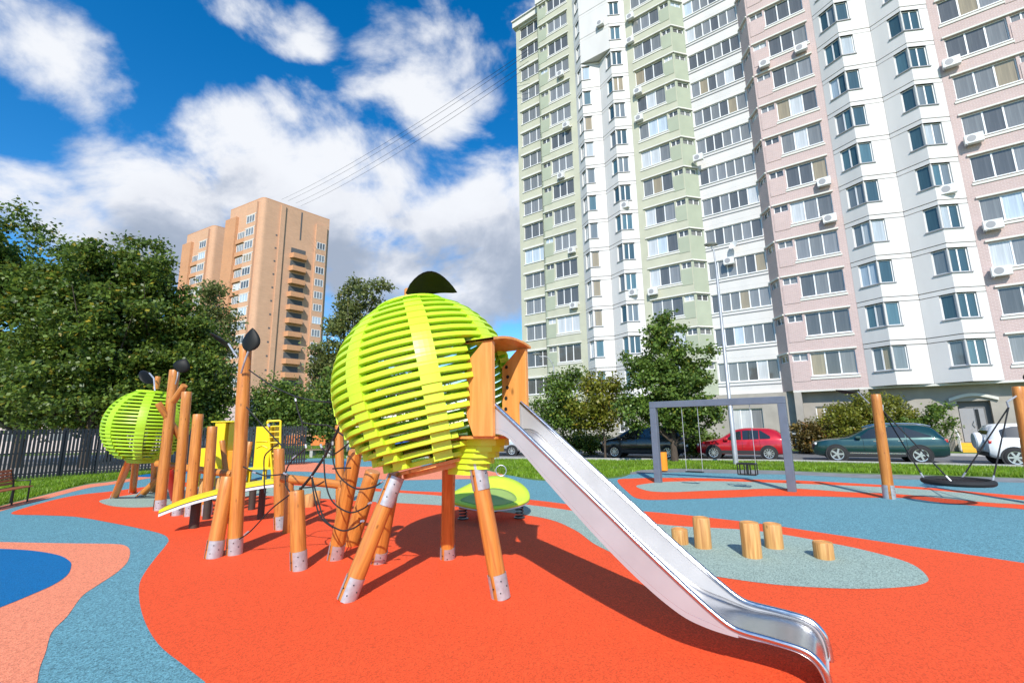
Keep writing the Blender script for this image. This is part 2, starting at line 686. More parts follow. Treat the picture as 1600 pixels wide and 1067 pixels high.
# main red field with the loop of red around the grey band
patch('rubber_surface_red', [(321, 1067), (287, 1040), (253, 1013), (233, 986), (221, 956), (217, 929), (219, 909), (229.5, 890), (243, 872), (260, 851), (263, 843), (253, 834.5), (219, 826), (169, 816), (118, 807.5), (67, 805), (17, 802),
                             (67, 785.5), (118, 774), (179, 767), (240, 759), (300, 753), (380, 751), (460, 754), (560, 761), (640, 767), (690, 769), (760, 774), (840, 782), (930, 793), (1030, 801), (1100, 808), (1200, 820), (1300, 835), (1400, 850), (1500, 865), (1600, 880), (1700, 896)],
      .008, RED, [(7.5, 1.0), (6.5, -3), (0, -4), (-2.6, 0.5), (-2.6, 2.5)])
patch('rubber_surface_grey', [(155, 784), (170, 779), (205, 773), (240, 768), (330, 757), (450, 758), (560, 766), (690, 775), (850, 792), (950, 808), (1044, 821), (1162, 828), (1225, 836), (1287, 847), (1350, 860), (1420, 880), (1450, 903), (1440, 914), (1400, 919),
                              (1350, 921), (1280, 919), (1209, 914), (1141, 905), (1060, 892), (987, 875), (969, 870), (928, 850), (897, 828), (850, 810), (760, 797), (690, 790), (560, 783), (480, 778), (400, 775), (330, 782), (243, 792), (182, 792), (155, 784)], .012, GREY)
patch('rubber_surface_coral', [(-200, 843), (-80, 845), (0, 847), (101, 849), (175, 850), (196, 853), (203, 861.5), (199, 878), (182, 895), (152, 915), (128, 932), (105, 963), (81, 988), (71, 1020), (62, 1044), (58, 1067)], .008, CORAL, [(-3.6, 3.3), (-3.7, 0.5), (-9, -3), (-14, 0)])
patch('rubber_surface_blue', [(-200, 858), (-60, 857), (0, 858), (51, 861), (91, 868), (108, 877), (111, 885), (105, 899), (84, 914), (51, 929), (0, 950), (-80, 980)], .012, BLUE, [(-8, 3), (-11, 3.5)])
patch('rubber_surface_coral', [(-60, 812), (0, 791.5), (67, 774.5), (135, 757.5), (175, 752.5), (240, 741.5), (300, 734), (302, 737), (240, 746), (175, 757), (135, 763), (67, 781), (0, 799), (-60, 822)], .008, CORAL)
patch('rubber_surface_red', [(965, 750), (990, 747.5), (1040, 746.5), (1090, 747), (1152, 748.5), (1240, 750.5), (1275, 752), (1350, 756), (1450, 762), (1525, 769), (1600, 775), (1700, 785), (1700, 808), (1600, 796), (1550, 792), (1475, 786), (1412, 778), (1350, 777.5), (1275, 775.5), (1200, 775), (1152, 777), (1065, 780), (1002, 780), (980, 768), (965, 750)], .008, RED)
patch('rubber_surface_grey', [(994, 760), (1010, 756), (1040, 753), (1090, 752), (1152, 752.5), (1250, 756), (1350, 760), (1425, 764), (1500, 770), (1600, 782), (1690, 791), (1690, 800), (1600, 789), (1550, 786), (1475, 779), (1400, 772), (1325, 769), (1250, 764), (1190, 764), (1152, 765.5), (1090, 767.5), (1052, 769), (1015, 767.5), (994, 760)], .012, GREY)
patch('rubber_surface_coral', [(440, 727), (480, 722), (517, 726), (560, 729), (640, 728), (730, 731), (785, 741), (770, 747), (690, 749), (620, 750), (560, 746), (520, 740), (480, 737), (440, 735), (440, 727)], .008, CORAL)
patch('rubber_surface_blue', [(215, 742), (240, 739.5), (300, 733), (330, 731), (332, 734), (300, 738), (250, 745), (215, 745)], .010, BLUE)
patch('rubber_surface_blue', [(528, 722), (545, 721), (552, 726), (548, 738), (535, 739), (527, 732), (528, 722)], .012, BLUE)

# asphalt path along the back of the play area, and the parking road
nearr = gp([(700, 716.5), (820, 717.5), (940, 719), (1060, 720), (1150, 721), (1240, 722), (1400, 726), (1600, 731), (1750, 735)])
dv = Vector((.51, .86))
ne = [nearr[0] + (nearr[0] - nearr[1]) * 1.5] + nearr + [nearr[-1] + (nearr[-1] - nearr[-2]) * 2]
fe = [p + dv * 7.0 for p in ne]
ribbon('road', ne, fe, .004, ASPH)


def strip(name, line, w, z0, z1, m):
    mb = MB()
    n = len(line)
    for i in range(n - 1):
        a, b = line[i], line[i + 1]
        t = (b - a).normalized()
        q = Vector((-t.y, t.x)) * w / 2
        mb.prism([(a - q).to_tuple(), (b - q).to_tuple(), (b + q).to_tuple(), (a + q).to_tuple()], z0, z1)
    return struct(mb.build(name, m))


strip('kerb', ne, .15, -.02, .12, KERB)
strip('kerb', fe, .15, -.02, .13, KERB)
pn = gp([(985, 741.2), (1020, 738.6), (1065, 737.8), (1165, 740.3), (1230, 741.3), (1350, 747.2), (1480, 750.8), (1600, 754.3), (1760, 760.3)])
pf = [p + Vector((.25, .97)) * 1.5 for p in pn]
ribbon('path', pn, pf, .007, PATHM)
pl = gp([(790, 733.5), (860, 732.5), (930, 732), (1010, 733)])
ribbon('path', pl, [p + Vector((.1, .99)) * .8 for p in pl], .006, PATHM)
pl = gp([(300, 722), (360, 718), (440, 714), (520, 713), (600, 713)])
ribbon('path', pl, [p + Vector((-.1, .99)) * 3.0 for p in pl], .006, PATHM)
pl = gp([(470, 703), (500, 700), (560, 699), (640, 700)])
ribbon('path', pl, [p + Vector((0, 1)) * 8 for p in pl], .006, KERB)
# paved yard beyond the fence
sheet('yard', [(-90, 20), (-24, 20), (-20.8, 24.5), (-17, 27), (-14, 40), (-90, 40)], .004, mat('yard_paving', (.32, .29, .26), .9, var=.1, vscale=1))

# ---------------------------------------------------------------- grass blades (verges)
rng = np.random.default_rng(5)


def quads_mesh(name, V, m, smooth=False):
    """V: (n,k,3) array of separate k-gons."""
    n, k = V.shape[0], V.shape[1]
    me = bpy.data.meshes.new(name)
    me.vertices.add(n * k)
    me.vertices.foreach_set('co', V.reshape(-1).astype(np.float32))
    me.loops.add(n * k)
    me.loops.foreach_set('vertex_index', np.arange(n * k, dtype=np.int32))
    me.polygons.add(n)
    me.polygons.foreach_set('loop_start', np.arange(0, n * k, k, dtype=np.int32))
    me.update(calc_edges=True)
    me.materials.append(m)
    return me


GRASSL = leafmat('grass_blade', (.105, .215, .011), (.25, .40, .026), (.32, .36, .06), .3)


def grass(label, quads, n, h=.10):
    P = []
    tot = 0
    areas = []
    for q in quads:
        areas.append(abs((q[2] - q[0]).cross(q[3] - q[1])) / 2)
    for q, a in zip(quads, areas):
        k = int(n * a / sum(areas))
        uu, vv = rng.random(k), rng.random(k)
        A, B, C_, D_ = [np.array(p) for p in q]
        P.append(((1 - uu) * (1 - vv))[:, None] * A + (uu * (1 - vv))[:, None] * B + (uu * vv)[:, None] * C_ + ((1 - uu) * vv)[:, None] * D_)
    P = np.concatenate(P)
    k = len(P)
    an = rng.random(k) * 2 * np.pi
    hh = h * (.5 + rng.random(k))
    w = .012 + .012 * rng.random(k)
    V = np.zeros((k, 3, 3))
    dx, dy = np.cos(an), np.sin(an)
    V[:, 0, 0], V[:, 0, 1] = P[:, 0] - dx * w, P[:, 1] - dy * w
    V[:, 1, 0], V[:, 1, 1] = P[:, 0] + dx * w, P[:, 1] + dy * w
    V[:, 2, 0] = P[:, 0] + rng.normal(0, .35, k) * hh
    V[:, 2, 1] = P[:, 1] + rng.normal(0, .35, k) * hh
    V[:, 2, 2] = hh
    o = link('grass', quads_mesh('grass', V, GRASSL))
    o['kind'] = 'stuff'
    tag(o, label, 'grass')
    return o


def verge_quads(a, b):
    return [(a[i], a[i + 1], b[i + 1], b[i]) for i in range(len(a) - 1)]


v0 = gp([(1000, 734.5), (1065, 732), (1165, 733.5), (1230, 734.5), (1350, 738.5), (1480, 742), (1600, 746), (1700, 749)])
v1 = gp([(1000, 720), (1065, 720.6), (1165, 721.6), (1230, 722.6), (1350, 725.5), (1480, 728.5), (1600, 731.8), (1700, 734.5)])
grass('bright green grass verge between the road and the play area', verge_quads(v0, v1), 42000)
v0 = gp([(780, 741), (850, 749), (960, 745), (1000, 735)])
v1 = gp([(780, 718), (850, 718.5), (960, 719.8), (1000, 720)])
grass('green grass behind the leaf rocker beside the slide', verge_quads(v0, v1), 22000)
v0 = gp([(-60, 808), (0, 789), (67, 772), (135, 755), (240, 739.5), (330, 729)])
v1 = gp([(-60, 760), (0, 754), (67, 749), (135, 743), (240, 734), (330, 727)])
grass('grass strip along the black fence behind the bench', verge_quads(v0, v1), 26000)
v0 = gp([(300, 731), (440, 716.5), (520, 714.5), (640, 720), (780, 738)])
v1 = gp([(300, 705), (440, 699), (520, 697), (640, 698), (780, 712)])
grass('grass under the young trees behind the climbing net', verge_quads(v0, v1), 26000, .12)


# ================================================================ TIMBER POSTS
def make_log(base, top, r, parent, name='log', m=PINE, r2=None, n=20):
    """Round timber with softened ends; object Z runs along the log."""
    base, top = Vector(base), Vector(top)
    Lh = (top - base).length
    r2 = r2 or r * .94
    M = frame(base, top - base)
    rr = random.Random(int(abs(base.x * 977 + base.y * 131 + top.z * 53) * 10))
    ph = [rr.random() * 6.28 for _ in range(4)]
    mb = MB()
    nz = max(4, int(Lh / .18))
    prof = [(0, 0), (r * .97, 0)] + [(r + (r2 - r) * i / nz, max(.01, Lh * i / nz)) for i in range(nz)] + [(r2, Lh - .012), (r2 * .93, Lh), (0, Lh)]
    mb.lathe(prof, n)
    for i, (x, y, z) in enumerate(mb.v):
        w = 1 + .02 * math.sin(z * 5 + ph[0]) + .015 * math.sin(math.atan2(y, x) * 3 + ph[1] + z)
        mb.v[i] = (x * w, y * w, z)
    pm = parent.matrix_basis.inverted() if parent else Matrix()
    return mb.build(name, m, parent, True, M=pm @ M)


def make_shoe(base, top, r, parent, h=.26, at=0.0, bolts=True):
    """Galvanised half-shell shoe wrapping the foot of a log."""
    base, top = Vector(base), Vector(top)
    M = frame(base, top - base)
    pm = parent.matrix_basis.inverted()
    mb = MB()
    for a0 in (0.12, math.pi + .12):
        a1 = a0 + math.pi - .42
        ro, ri = r * 1.075, r * 1.02
        mb.lathe([(ri, at), (ro, at), (ro, at + h), (ri, at + h)], 12, None, a0 - 2.0, a1 - 2.0)
    o = mb.build('shoe', STEEL, parent, True, M=pm @ M)
    if bolts:
        mbb = MB()
        for a, z in ((-1.45, .3), (-1.2, .75), (-2.15, .5), (-.6, .5)):
            if True:
                c = Vector((math.cos(a), math.sin(a), 0)) * r * 1.06 + Vector((0, 0, at + h * z))
                mbb.lathe([(0, .008), (.007, .008), (.009, 0)], 8, frame(c, (math.cos(a), math.sin(a), 0)))
        mbb.build('bolts', DARKB, o)
    return o


def post(label, bpx, tpx, r=.10, dY=0.0, name='timber_post', shoe=True, base=None, top=None, group=None, r2=None, h=.26):
    b = base or G(*bpx)
    t = top or AT(tpx[0], tpx[1], b.y + dY)
    e = thing(name, label, 'post', b, 0, group)
    bpy.context.view_layer.update()
    make_log(b, t, r, e, r2=r2)
    if shoe:
        make_shoe(b, t, r, e, h)
    return e, b, t


def leaf_mesh(name, L=.5, W=.34, bend=.12, cup=.05, freq=2.2):
    mb = MB()
    nu, nv = 12, 6
    vs = []
    for side in (0, 1):
        for i in range(nu + 1):
            s = i / nu
            w = W / 2 * (math.sin(math.pi * min(1, s * 1.0) ** .75) ** .8 if 0 < s < 1 else 0.004)
            for j in range(nv + 1):
                q = j / nv * 2 - 1
                vs.append((q * w, s * L, bend * math.sin(s * freq) - cup * q * q * (w / (W / 2)) - side * .008))
    fs = []
    st = (nu + 1) * (nv + 1)
    for i in range(nu):
        for j in range(nv):
            a = i * (nv + 1) + j
            fs.append((a, a + 1, a + nv + 2, a + nv + 1))
            fs.append((st + a, st + a + nv + 1, st + a + nv + 2, st + a + 1))
    for i in range(nu):
        a = i * (nv + 1)
        fs.append((a, a + nv + 1, st + a + nv + 1, st + a))
        b = a + nv
        fs.append((b, st + b, st + b + nv + 1, b + nv + 1))
    mb.add(vs, fs)
    return mb.mesh(name, LEAFM, True)


def add_leaf(parent, stem_pts, L, W, rot, bend=.1, r=.016):
    pm = parent.matrix_basis.inverted()
    st = MB().tube(catmull(stem_pts, 5, False), r, 8).build('stem', STEEL, parent, True, M=pm)
    o = link('leaf', leaf_mesh('leaf', L, W, bend), parent)
    o.matrix_basis = pm @ (Matrix.Translation(stem_pts[-1]) @ Euler([R(a) for a in rot], 'XYZ').to_matrix().to_4x4())
    return o


# tall post with two black leaves
e, b, t = post('tallest round timber post carrying two black metal leaves', (366, 866), (384, 541), .112, r2=.1)
add_leaf(e, [AT(377, 583, b.y - .13), AT(382, 566, b.y - .22), AT(388, 549, b.y - .25)], .42, .34, (78, 0, -8), .05)
add_leaf(e, [AT(371, 558, b.y), AT(364, 548, b.y + .05), AT(357, 537, b.y + .1)], .52, .36, (22, 28, 84), .06)
P1B, P1T = b, t
post('thick timber post leaning against the tallest post', (333, 871), (357, 744), .118, dY=.12, r2=.105)
post('short upright timber post with steel shoe nearest the camera', (467, 890), (464, 766), .108)
post('upright timber post beside the right end of the balance board', (438, 827), (436, 701), .112)
e5, b5, t5 = post('leaning timber post whose top touches the left side of the ball', (523, 874), (556, 704), .11, dY=-.35)
post('upright timber post behind the leaning posts of the net', (532, 789), (530, 664), .115)
tb = G(548, 852)
post('stout leaning log tucked behind the left leg of the big ball', None, None, .135, base=tb, top=AT(583, 736, tb.y - .15), shoe=False, r2=.13)
# row of posts on the left
e, b, t = post('tall timber post with a black leaf beside the far ball', (249, 797), (273, 578), .125)
add_leaf(e, [AT(274, 600, b.y - .14), AT(277, 590, b.y - .2), AT(278, 581, b.y - .2)], .38, .42, (70, 20, 10), .1)
pm = e.matrix_basis.inverted()
make_log(AT(271, 627, b.y - .16), AT(288, 602, b.y - .3), .085, e, 'stub_log')
make_log(AT(285, 688, b.y + .3), AT(247, 630, b.y - .25), .085, e, 'stub_log')
post('second post of the row, slightly shorter than the leaf post', (276, 805), (292, 612), .115)
post('third post of the row, of middle height', (296, 806), (310, 647), .12)
post('fourth post of the row, in front of the yellow panel', (322, 805), (332, 666), .115)
lb = G(357, 768)
post('slender post rising between the row and the tallest post', None, None, .085, base=lb, top=AT(347, 688, lb.y), shoe=False)
lb = G(377, 762)
post('short leaning post half hidden behind the tallest post', None, None, .1, base=lb, top=AT(391, 690, lb.y + .2), shoe=False)
lb = G(217, 776)
post('low slanting log with steel shoe under the far ball', None, None, .1, base=lb, top=AT(248, 748, lb.y - .3))
lb = G(275, 782)
e, b, t = post('red painted slanting log between the row of posts', None, None, .12, base=lb, top=AT(264, 733, lb.y - .5), shoe=False)
e.children[0].data.materials[0] = mat('red_paint', (.42, .022, .012), .4, var=.1)
# horizontal beams (each lies on short posts of its own)


def beam(label, pa, pb, Ya, Yb, r):
    a, b = AT(*pa, Ya), AT(*pb, Yb)
    e = thing('timber_beam', label, 'beam', (a.x, a.y, 0))
    bpy.context.view_layer.update()
    make_log(a, b, r, e, 'log')
    for k in (.12, .9):
        p = a.lerp(b, k)
        make_log((p.x, p.y, 0), (p.x, p.y, p.z), r * .9, e, 'support')
    return e


beam('horizontal balance log behind the short posts near the net', (442, 747), (545, 758), 9.4, 8.8, .085)
beam('long horizontal log behind the row of posts', (246, 724), (362, 741), 12.6, 11.8, .09)


# ---------------------------------------------------------------- stumps
def stump(label, bpx, hpx, rad, group):
    b = G(*bpx)
    h = AT(bpx[0], bpx[1] - hpx, b.y).z
    e = thing('log_stump', label, 'stump', (b.x, b.y + rad * .8, 0), 0, group)
    mb = MB()
    n = 22
    rr = random.Random(bpx[0])
    prof = [(rad * .99, 0), (rad, .02), (rad * 1.0, h - .015), (rad * .95, h), (rad * .6, h + .001), (0, h + .001)]
    mb.lathe(prof, n)
    rows = []
    for i, (x, y, z) in enumerate(mb.v):
        a = math.atan2(y, x)
        w = 1 + .025 * math.sin(3 * a + rr.random() * .1 + bpx[0]) + .015 * math.sin(7 * a + bpx[0])
        mb.v[i] = (x * w, y * w, z)
    mb.build('log', LOGW, e, True)
    # growth rings on the sawn end
    tp = MB()
    for q in (.3, .5, .68, .84):
        tp.lathe([(rad * q, h + .001), (rad * (q + .02), h + .004), (rad * (q + .05), h + .001)], 20)
    tp.build('end_grain', PLY, e, True)
    return e


SG = 'stepping stumps'
stump('tallest of the stepping stumps in front on the grey oval', (1182, 874), 56, .135, SG)
stump('tall stepping stump right behind the slide', (1103, 859), 49, .13, SG)
stump('stepping stump leaning behind the tallest one', (1216, 859), 39, .135, SG)
stump('lowest stepping stump at the right of the grey oval', (1296, 876), 27, .13, SG)
stump('stepping stump half hidden by the slide', (1067, 852), 24, .13, SG)
SG2 = 'small stumps behind the posts'
stump('small stump behind the third and fourth posts of the row', (313, 778), 30, .12, SG2)
stump('small stump left of the tallest post', (338, 774), 27, .12, SG2)
stump('left one of the small stumps behind the short near post', (449, 787), 22, .11, SG2)
stump('middle one of the small stumps behind the short near post', (480, 793), 20, .12, SG2)
stump('right one of the small stumps behind the short near post', (491, 788), 20, .11, SG2)


# ================================================================ BALLS
def ball(label, center, Rb, pitch, z0, z1, tilt, mer0, nmer, block_w, box=None, m1=None, m2=None, nseg=96):
    m1, m2 = m1 or LIME, m2 or LIME2
    e = thing('ball_climber', label, 'climbing ball', (center[0], center[1], 0))
    bpy.context.view_layer.update()
    pm = e.matrix_basis.inverted()
    T = Matrix.Translation(center) @ tilt
    n = int(round((z1 - z0) / pitch)) + 1
    th, dep = pitch * .58, .115
    zs = [z0 + i * (z1 - z0) / (n - 1) for i in range(n)]

    def rad(z):
        return math.sqrt(max(.02, Rb * Rb - z * z))

    def profile(z, rr, lo):
        # boards of the upper half are bevelled to the sphere, the lower ones are square
        ra, rb_ = (rad(z - th / 2), rad(z + th / 2)) if z > -.1 else (rr, rr)
        lo = min(ra, rb_) - dep
        return [(lo, -th / 2), (ra - .007, -th / 2), (ra, -th / 2 + .007), (rb_, th / 2 - .007), (rb_ - .007, th / 2), (lo, th / 2), (lo, -th / 2)]

    def blocked(rr, a, z):
        if not box:
            return False
        p = T @ Vector((rr * math.cos(a), rr * math.sin(a), z))
        c, u, v, hw, za, zb = box
        q = p.xy - c
        return q.dot(u) > 0 and abs(q.dot(v)) < hw and za < p.z < zb
    for i, z in enumerate(zs):
        rr = math.sqrt(max(.01, Rb * Rb - z * z))
        ok = [not blocked(rr, 2 * math.pi * k / nseg, z) for k in range(nseg)]
        mb = MB()
        if all(ok):
            lo = rr - dep
            mb.lathe(profile(z, rr, lo), nseg)
        else:
            st = next(k for k in range(nseg) if ok[k] and not ok[k - 1])
            cnt = sum(ok)
            a0 = 2 * math.pi * st / nseg
            a1 = a0 + 2 * math.pi * (cnt - 1) / nseg
            lo = rr - dep
            mb.lathe(profile(z, rr, lo), cnt - 1, None, a0, a1)
            k = cnt
            for c in (0, k - 1):
                mb.f.append(tuple(j * k + c for j in range(6)))
        mb.build('slat', m1, e, True, M=pm @ T @ Matrix.Translation((0, 0, z)))
    # spacer blocks on the meridians
    for i in range(n - 1):
        zm = (zs[i] + zs[i + 1]) / 2
        rr = math.sqrt(max(.01, Rb * Rb - zm * zm))
        rin = math.sqrt(max(.01, Rb * Rb - max(abs(zs[i]), abs(zs[i + 1])) ** 2))
        me = None
        for k in range(nmer):
            a = mer0 + 2 * math.pi * k / nmer
            if blocked(rr, a, zm):
                continue
            if me is None:
                w = min(block_w, 2 * math.pi * rr / nmer * .8)
                mb = MB()
                hw = w / 2 / rr
                hgt = (zs[i + 1] - zs[i]) / 2 + th / 2 - .006
                ro = max(rr, rin) + .004
                r0_, r1_ = (ro, ro) if zm < -.1 else (rad(zm - hgt) + .004, rad(zm + hgt) + .004)
                mb.lathe([(rr - dep * 1.0, -hgt), (r0_ - .003, -hgt), (r0_, -hgt + .004), (r1_, hgt - .004), (r1_ - .003, hgt), (rr - dep, hgt)], 4, None, -hw, hw)
                kk = 5
                for c in (0, 4):
                    mb.f.append(tuple(j * kk + c for j in range(6)))
                me = mb.mesh('spacer_block', m2, False)
            link('spacer_block', me, e, pm @ T @ Matrix.Translation((0, 0, zm)) @ Matrix.Rotation(a, 4, 'Z'))
    pk_, pm_ = (.90, PLY) if box else (.72, m1)
    rt = math.sqrt(Rb * Rb - z1 * z1)
    rb = math.sqrt(Rb * Rb - z0 * z0)
    MB().lathe([(0, .02), (rt - .03, .02), (rt - .03, .05), (0, .05)], 48).build('top_plate', LIME, e, True, M=pm @ T @ Matrix.Translation((0, 0, z1)))
    MB().lathe([(0, -.05), (rb * pk_, -.05), (rb * pk_, -.09), (0, -.09)], 48).build('floor_plate', pm_, e, True, M=pm @ T @ Matrix.Translation((0, 0, z0)))
    MB().lathe([(0, -.092), (rb * pk_ * .85, -.092), (rb * pk_ * .85, -.15), (0, -.15)], 48).build('floor_plate', pm_, e, True, M=pm @ T @ Matrix.Translation((0, 0, z0)))
    return e, T


C1 = Vector((-1.1, 6.3, 2.55))
SA = R(-33.5)
U1 = Vector((math.cos(SA), math.sin(SA)))
V1 = Vector((-U1.y, U1.x))
TILT = (Euler((R(-2), R(-12.5), 0), 'XYZ')).to_matrix().to_4x4()
CB = C1 + Vector((-.12, .05, .02))
BIG, TB = ball('big lime green slatted ball on wooden legs with a slide opening', CB, 1.225, .108, -1.03, 1.11, TILT, R(-90 + 13), 8, .23,
               (C1.xy, U1, V1, .405, 1.86, 3.02))
pm = BIG.matrix_basis.inverted()


def W(t, o, z):
    p = C1.xy + U1 * t + V1 * o
    return Vector((p.x, p.y, z))


# legs of the big ball
for bpx, top in (((783, 934), AT(744, 718, 5.86)), ((541, 938), AT(619, 744, 5.98))):
    b = G(*bpx)
    make_log(b, top, .105, BIG, 'leg', r2=.1)
    make_shoe(b, top, .106, BIG, .27)
    make_shoe(b, top, .102, BIG, .36, (top - b).length - .36)
b = G(699, 873)
make_log(b, AT(701, 730, 7.05), .105, BIG, 'leg')
make_shoe(b, AT(701, 730, 7.05), .106, BIG, .2)
b = Vector((-2.05, 7.25, 0))
make_log(b, (-1.75, 6.95, 1.32), .105, BIG, 'leg')
make_shoe(b, Vector((-1.75, 6.95, 1.32)), .106, BIG, .2)
# inner platform
mb = MB().lathe([(0, 0), (.74, 0), (.74, .04), (0, .04)], 40)
mb.build('platform', PLY, BIG, M=pm @ Matrix.Translation((C1.x, C1.y, 1.82)))
# entrance box
MW = Matrix(((U1.x, V1.x, 0, C1.x), (U1.y, V1.y, 0, C1.y), (0, 0, 1, 0), (0, 0, 0, 1)))


def side_panel(off, t0):
    mb = MB()
    # slanted back edge towards the ball
    poly = [(t0 + .1, 1.87), (1.30, 1.87), (1.30, 2.97), (t0 + .25, 2.97), (t0, 2.75), (t0, 2.1)]
    vs = [(t, off - .03, z) for t, z in poly] + [(t, off + .03, z) for t, z in poly]
    k = len(poly)
    mb.add(vs, [tuple(range(k)), tuple(range(2 * k - 1, k - 1, -1))] + [(i, k + i, k + (i + 1) % k, (i + 1) % k) for i in range(k)])
    return mb.build('side_panel', PLY, BIG, M=pm @ MW, bevel=.006)


side_panel(-.37, .92)
fp = side_panel(.37, .92)
for k, z in enumerate((2.75, 2.62, 2.48, 2.34, 2.2, 2.07)):
    MB().lathe([(0, 0), (.024, 0), (.024, .004), (0, .004)], 12, frame((1.0 + .02 * math.sin(k * 1.3), .338, z), (0, -1, 0))).build('bolt_hole', DARKB, fp)
mb = MB()
nn = 14
for k in range(nn):
    a, b = -.42 + .84 * k / nn, -.42 + .84 * (k + 1) / nn
    za, zb = 2.975 + .06 * (1 - (a / .42) ** 2), 2.975 + .06 * (1 - (b / .42) ** 2)
    mb.add([(.72, a, za), (1.34, a, za), (1.34, b, zb), (.72, b, zb), (.72, a, za + .03), (1.34, a, za + .03), (1.34, b, zb + .03), (.72, b, zb + .03)],
           [(0, 3, 2, 1), (4, 5, 6, 7), (1, 2, 6, 5), (0, 4, 7, 3)])
mb.build('box_roof', PLY, BIG, M=pm @ MW)
MB().box(.6, 1.30, -.345, .345, 1.84, 1.868).build('box_floor', PLY, BIG, M=pm @ MW)
for k in range(6):     # stepped boards carrying the box
    xe, hw_ = 1.22 - .07 * k, .23 - .02 * k
    MB().prism([(.4, -hw_), (xe - .22, -hw_), (xe - .06, -hw_ * .62), (xe, -hw_ * .2), (xe, hw_ * .2), (xe - .06, hw_ * .62), (xe - .22, hw_), (.4, hw_)], 1.752 - .072 * k, 1.837 - .085 * k if k == 0 else 1.8215 - .072 * k).build('support_board', LIME, BIG, M=pm @ MW)
# leaf and stub on top
pt = TB @ Vector((0, 0, 1.13))
make_log(pt + Vector((-.03, 0, 0)), pt + Vector((-.05, .05, .30)), .06, BIG, 'stub_log')
lf = link('leaf', leaf_mesh('leaf', .72, .46, .26, .04, 3.0), BIG)
lf.matrix_basis = pm @ (Matrix.Translation(pt + Vector((-.02, -.22, .17))) @ Euler((R(0), R(-30), R(-82)), 'XYZ').to_matrix().to_4x4())

# far ball
cy = 12.9
c2 = AT(231, 664, cy)
r2_ = 1.0
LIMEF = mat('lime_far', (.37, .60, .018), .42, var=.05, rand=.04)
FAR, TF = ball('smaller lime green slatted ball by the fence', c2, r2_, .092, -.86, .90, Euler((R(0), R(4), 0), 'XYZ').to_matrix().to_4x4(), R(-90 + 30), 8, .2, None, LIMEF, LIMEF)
for bpx, tp in (((178, 778), AT(203, 716, cy - .2)), ((207, 770), AT(213, 712, cy + .35)), ((240, 768), AT(243, 712, cy + .2))):
    b = G(*bpx)
    make_log(b, Vector(tp), .095, FAR, 'leg')
    make_shoe(b, Vector(tp), .096, FAR, .25)
pmf = FAR.matrix_basis.inverted()
make_log(c2 + Vector((.1, 0, 1.0)), c2 + Vector((.12, 0, 1.36)), .07, FAR, 'stub_log')
lf = link('leaf', leaf_mesh('leaf', .7, .4, .2), FAR)
lf.matrix_basis = pmf @ (Matrix.Translation(c2 + Vector((-.15, 0, 1.15))) @ Euler((R(25), R(10), R(60)), 'XYZ').to_matrix().to_4x4())
MB().tube([c2 + Vector((.55, -.6, .9)), c2 + Vector((.4, -.5, 1.25)), c2 + Vector((.1, -.3, 1.42))], .02, 8).build('stem', STEEL, FAR, True, M=pmf)

# ================================================================ SLIDE
SL = thing('slide', 'stainless steel slide running down from the big green ball', 'slide', (W(4.2, 0, 0).x, W(4.2, 0, 0).y, 0))
bpy.context.view_layer.update()
pms = SL.matrix_basis.inverted()
rail = catmull([(1.22, 2.28, 0), (1.6, 1.975, 0), (2.0, 1.645, 0), (2.5, 1.235, 0), (2.9, .905, 0), (3.3, .585, 0), (3.48, .45, 0), (3.60, .375, 0), (3.70, .350, 0), (3.9, .335, 0), (4.08, .315, 0), (4.17, .275, 0), (4.225, .20, 0), (4.245, .11, 0), (4.25, .012, 0)], 6, False)
bed = catmull([(1.22, 1.90, 0), (1.40, 1.885, 0), (1.58, 1.76, 0), (2.0, 1.36, 0), (2.5, .905, 0), (2.9, .585, 0), (3.2, .395, 0), (3.4, .33, 0), (3.6, .305, 0), (3.75, .30, 0), (3.9, .297, 0), (4.06, .28, 0), (4.15, .24, 0), (4.195, .175, 0), (4.215, .10, 0), (4.22, .012, 0)], 6, False)


def interp(path, t):
    if t <= path[0].x:
        return path[0].y
    for i in range(len(path) - 1):
        if path[i].x <= t <= path[i + 1].x:
            k = (t - path[i].x) / max(1e-6, path[i + 1].x - path[i].x)
            return path[i].y + (path[i + 1].y - path[i].y) * k
    return path[-1].y


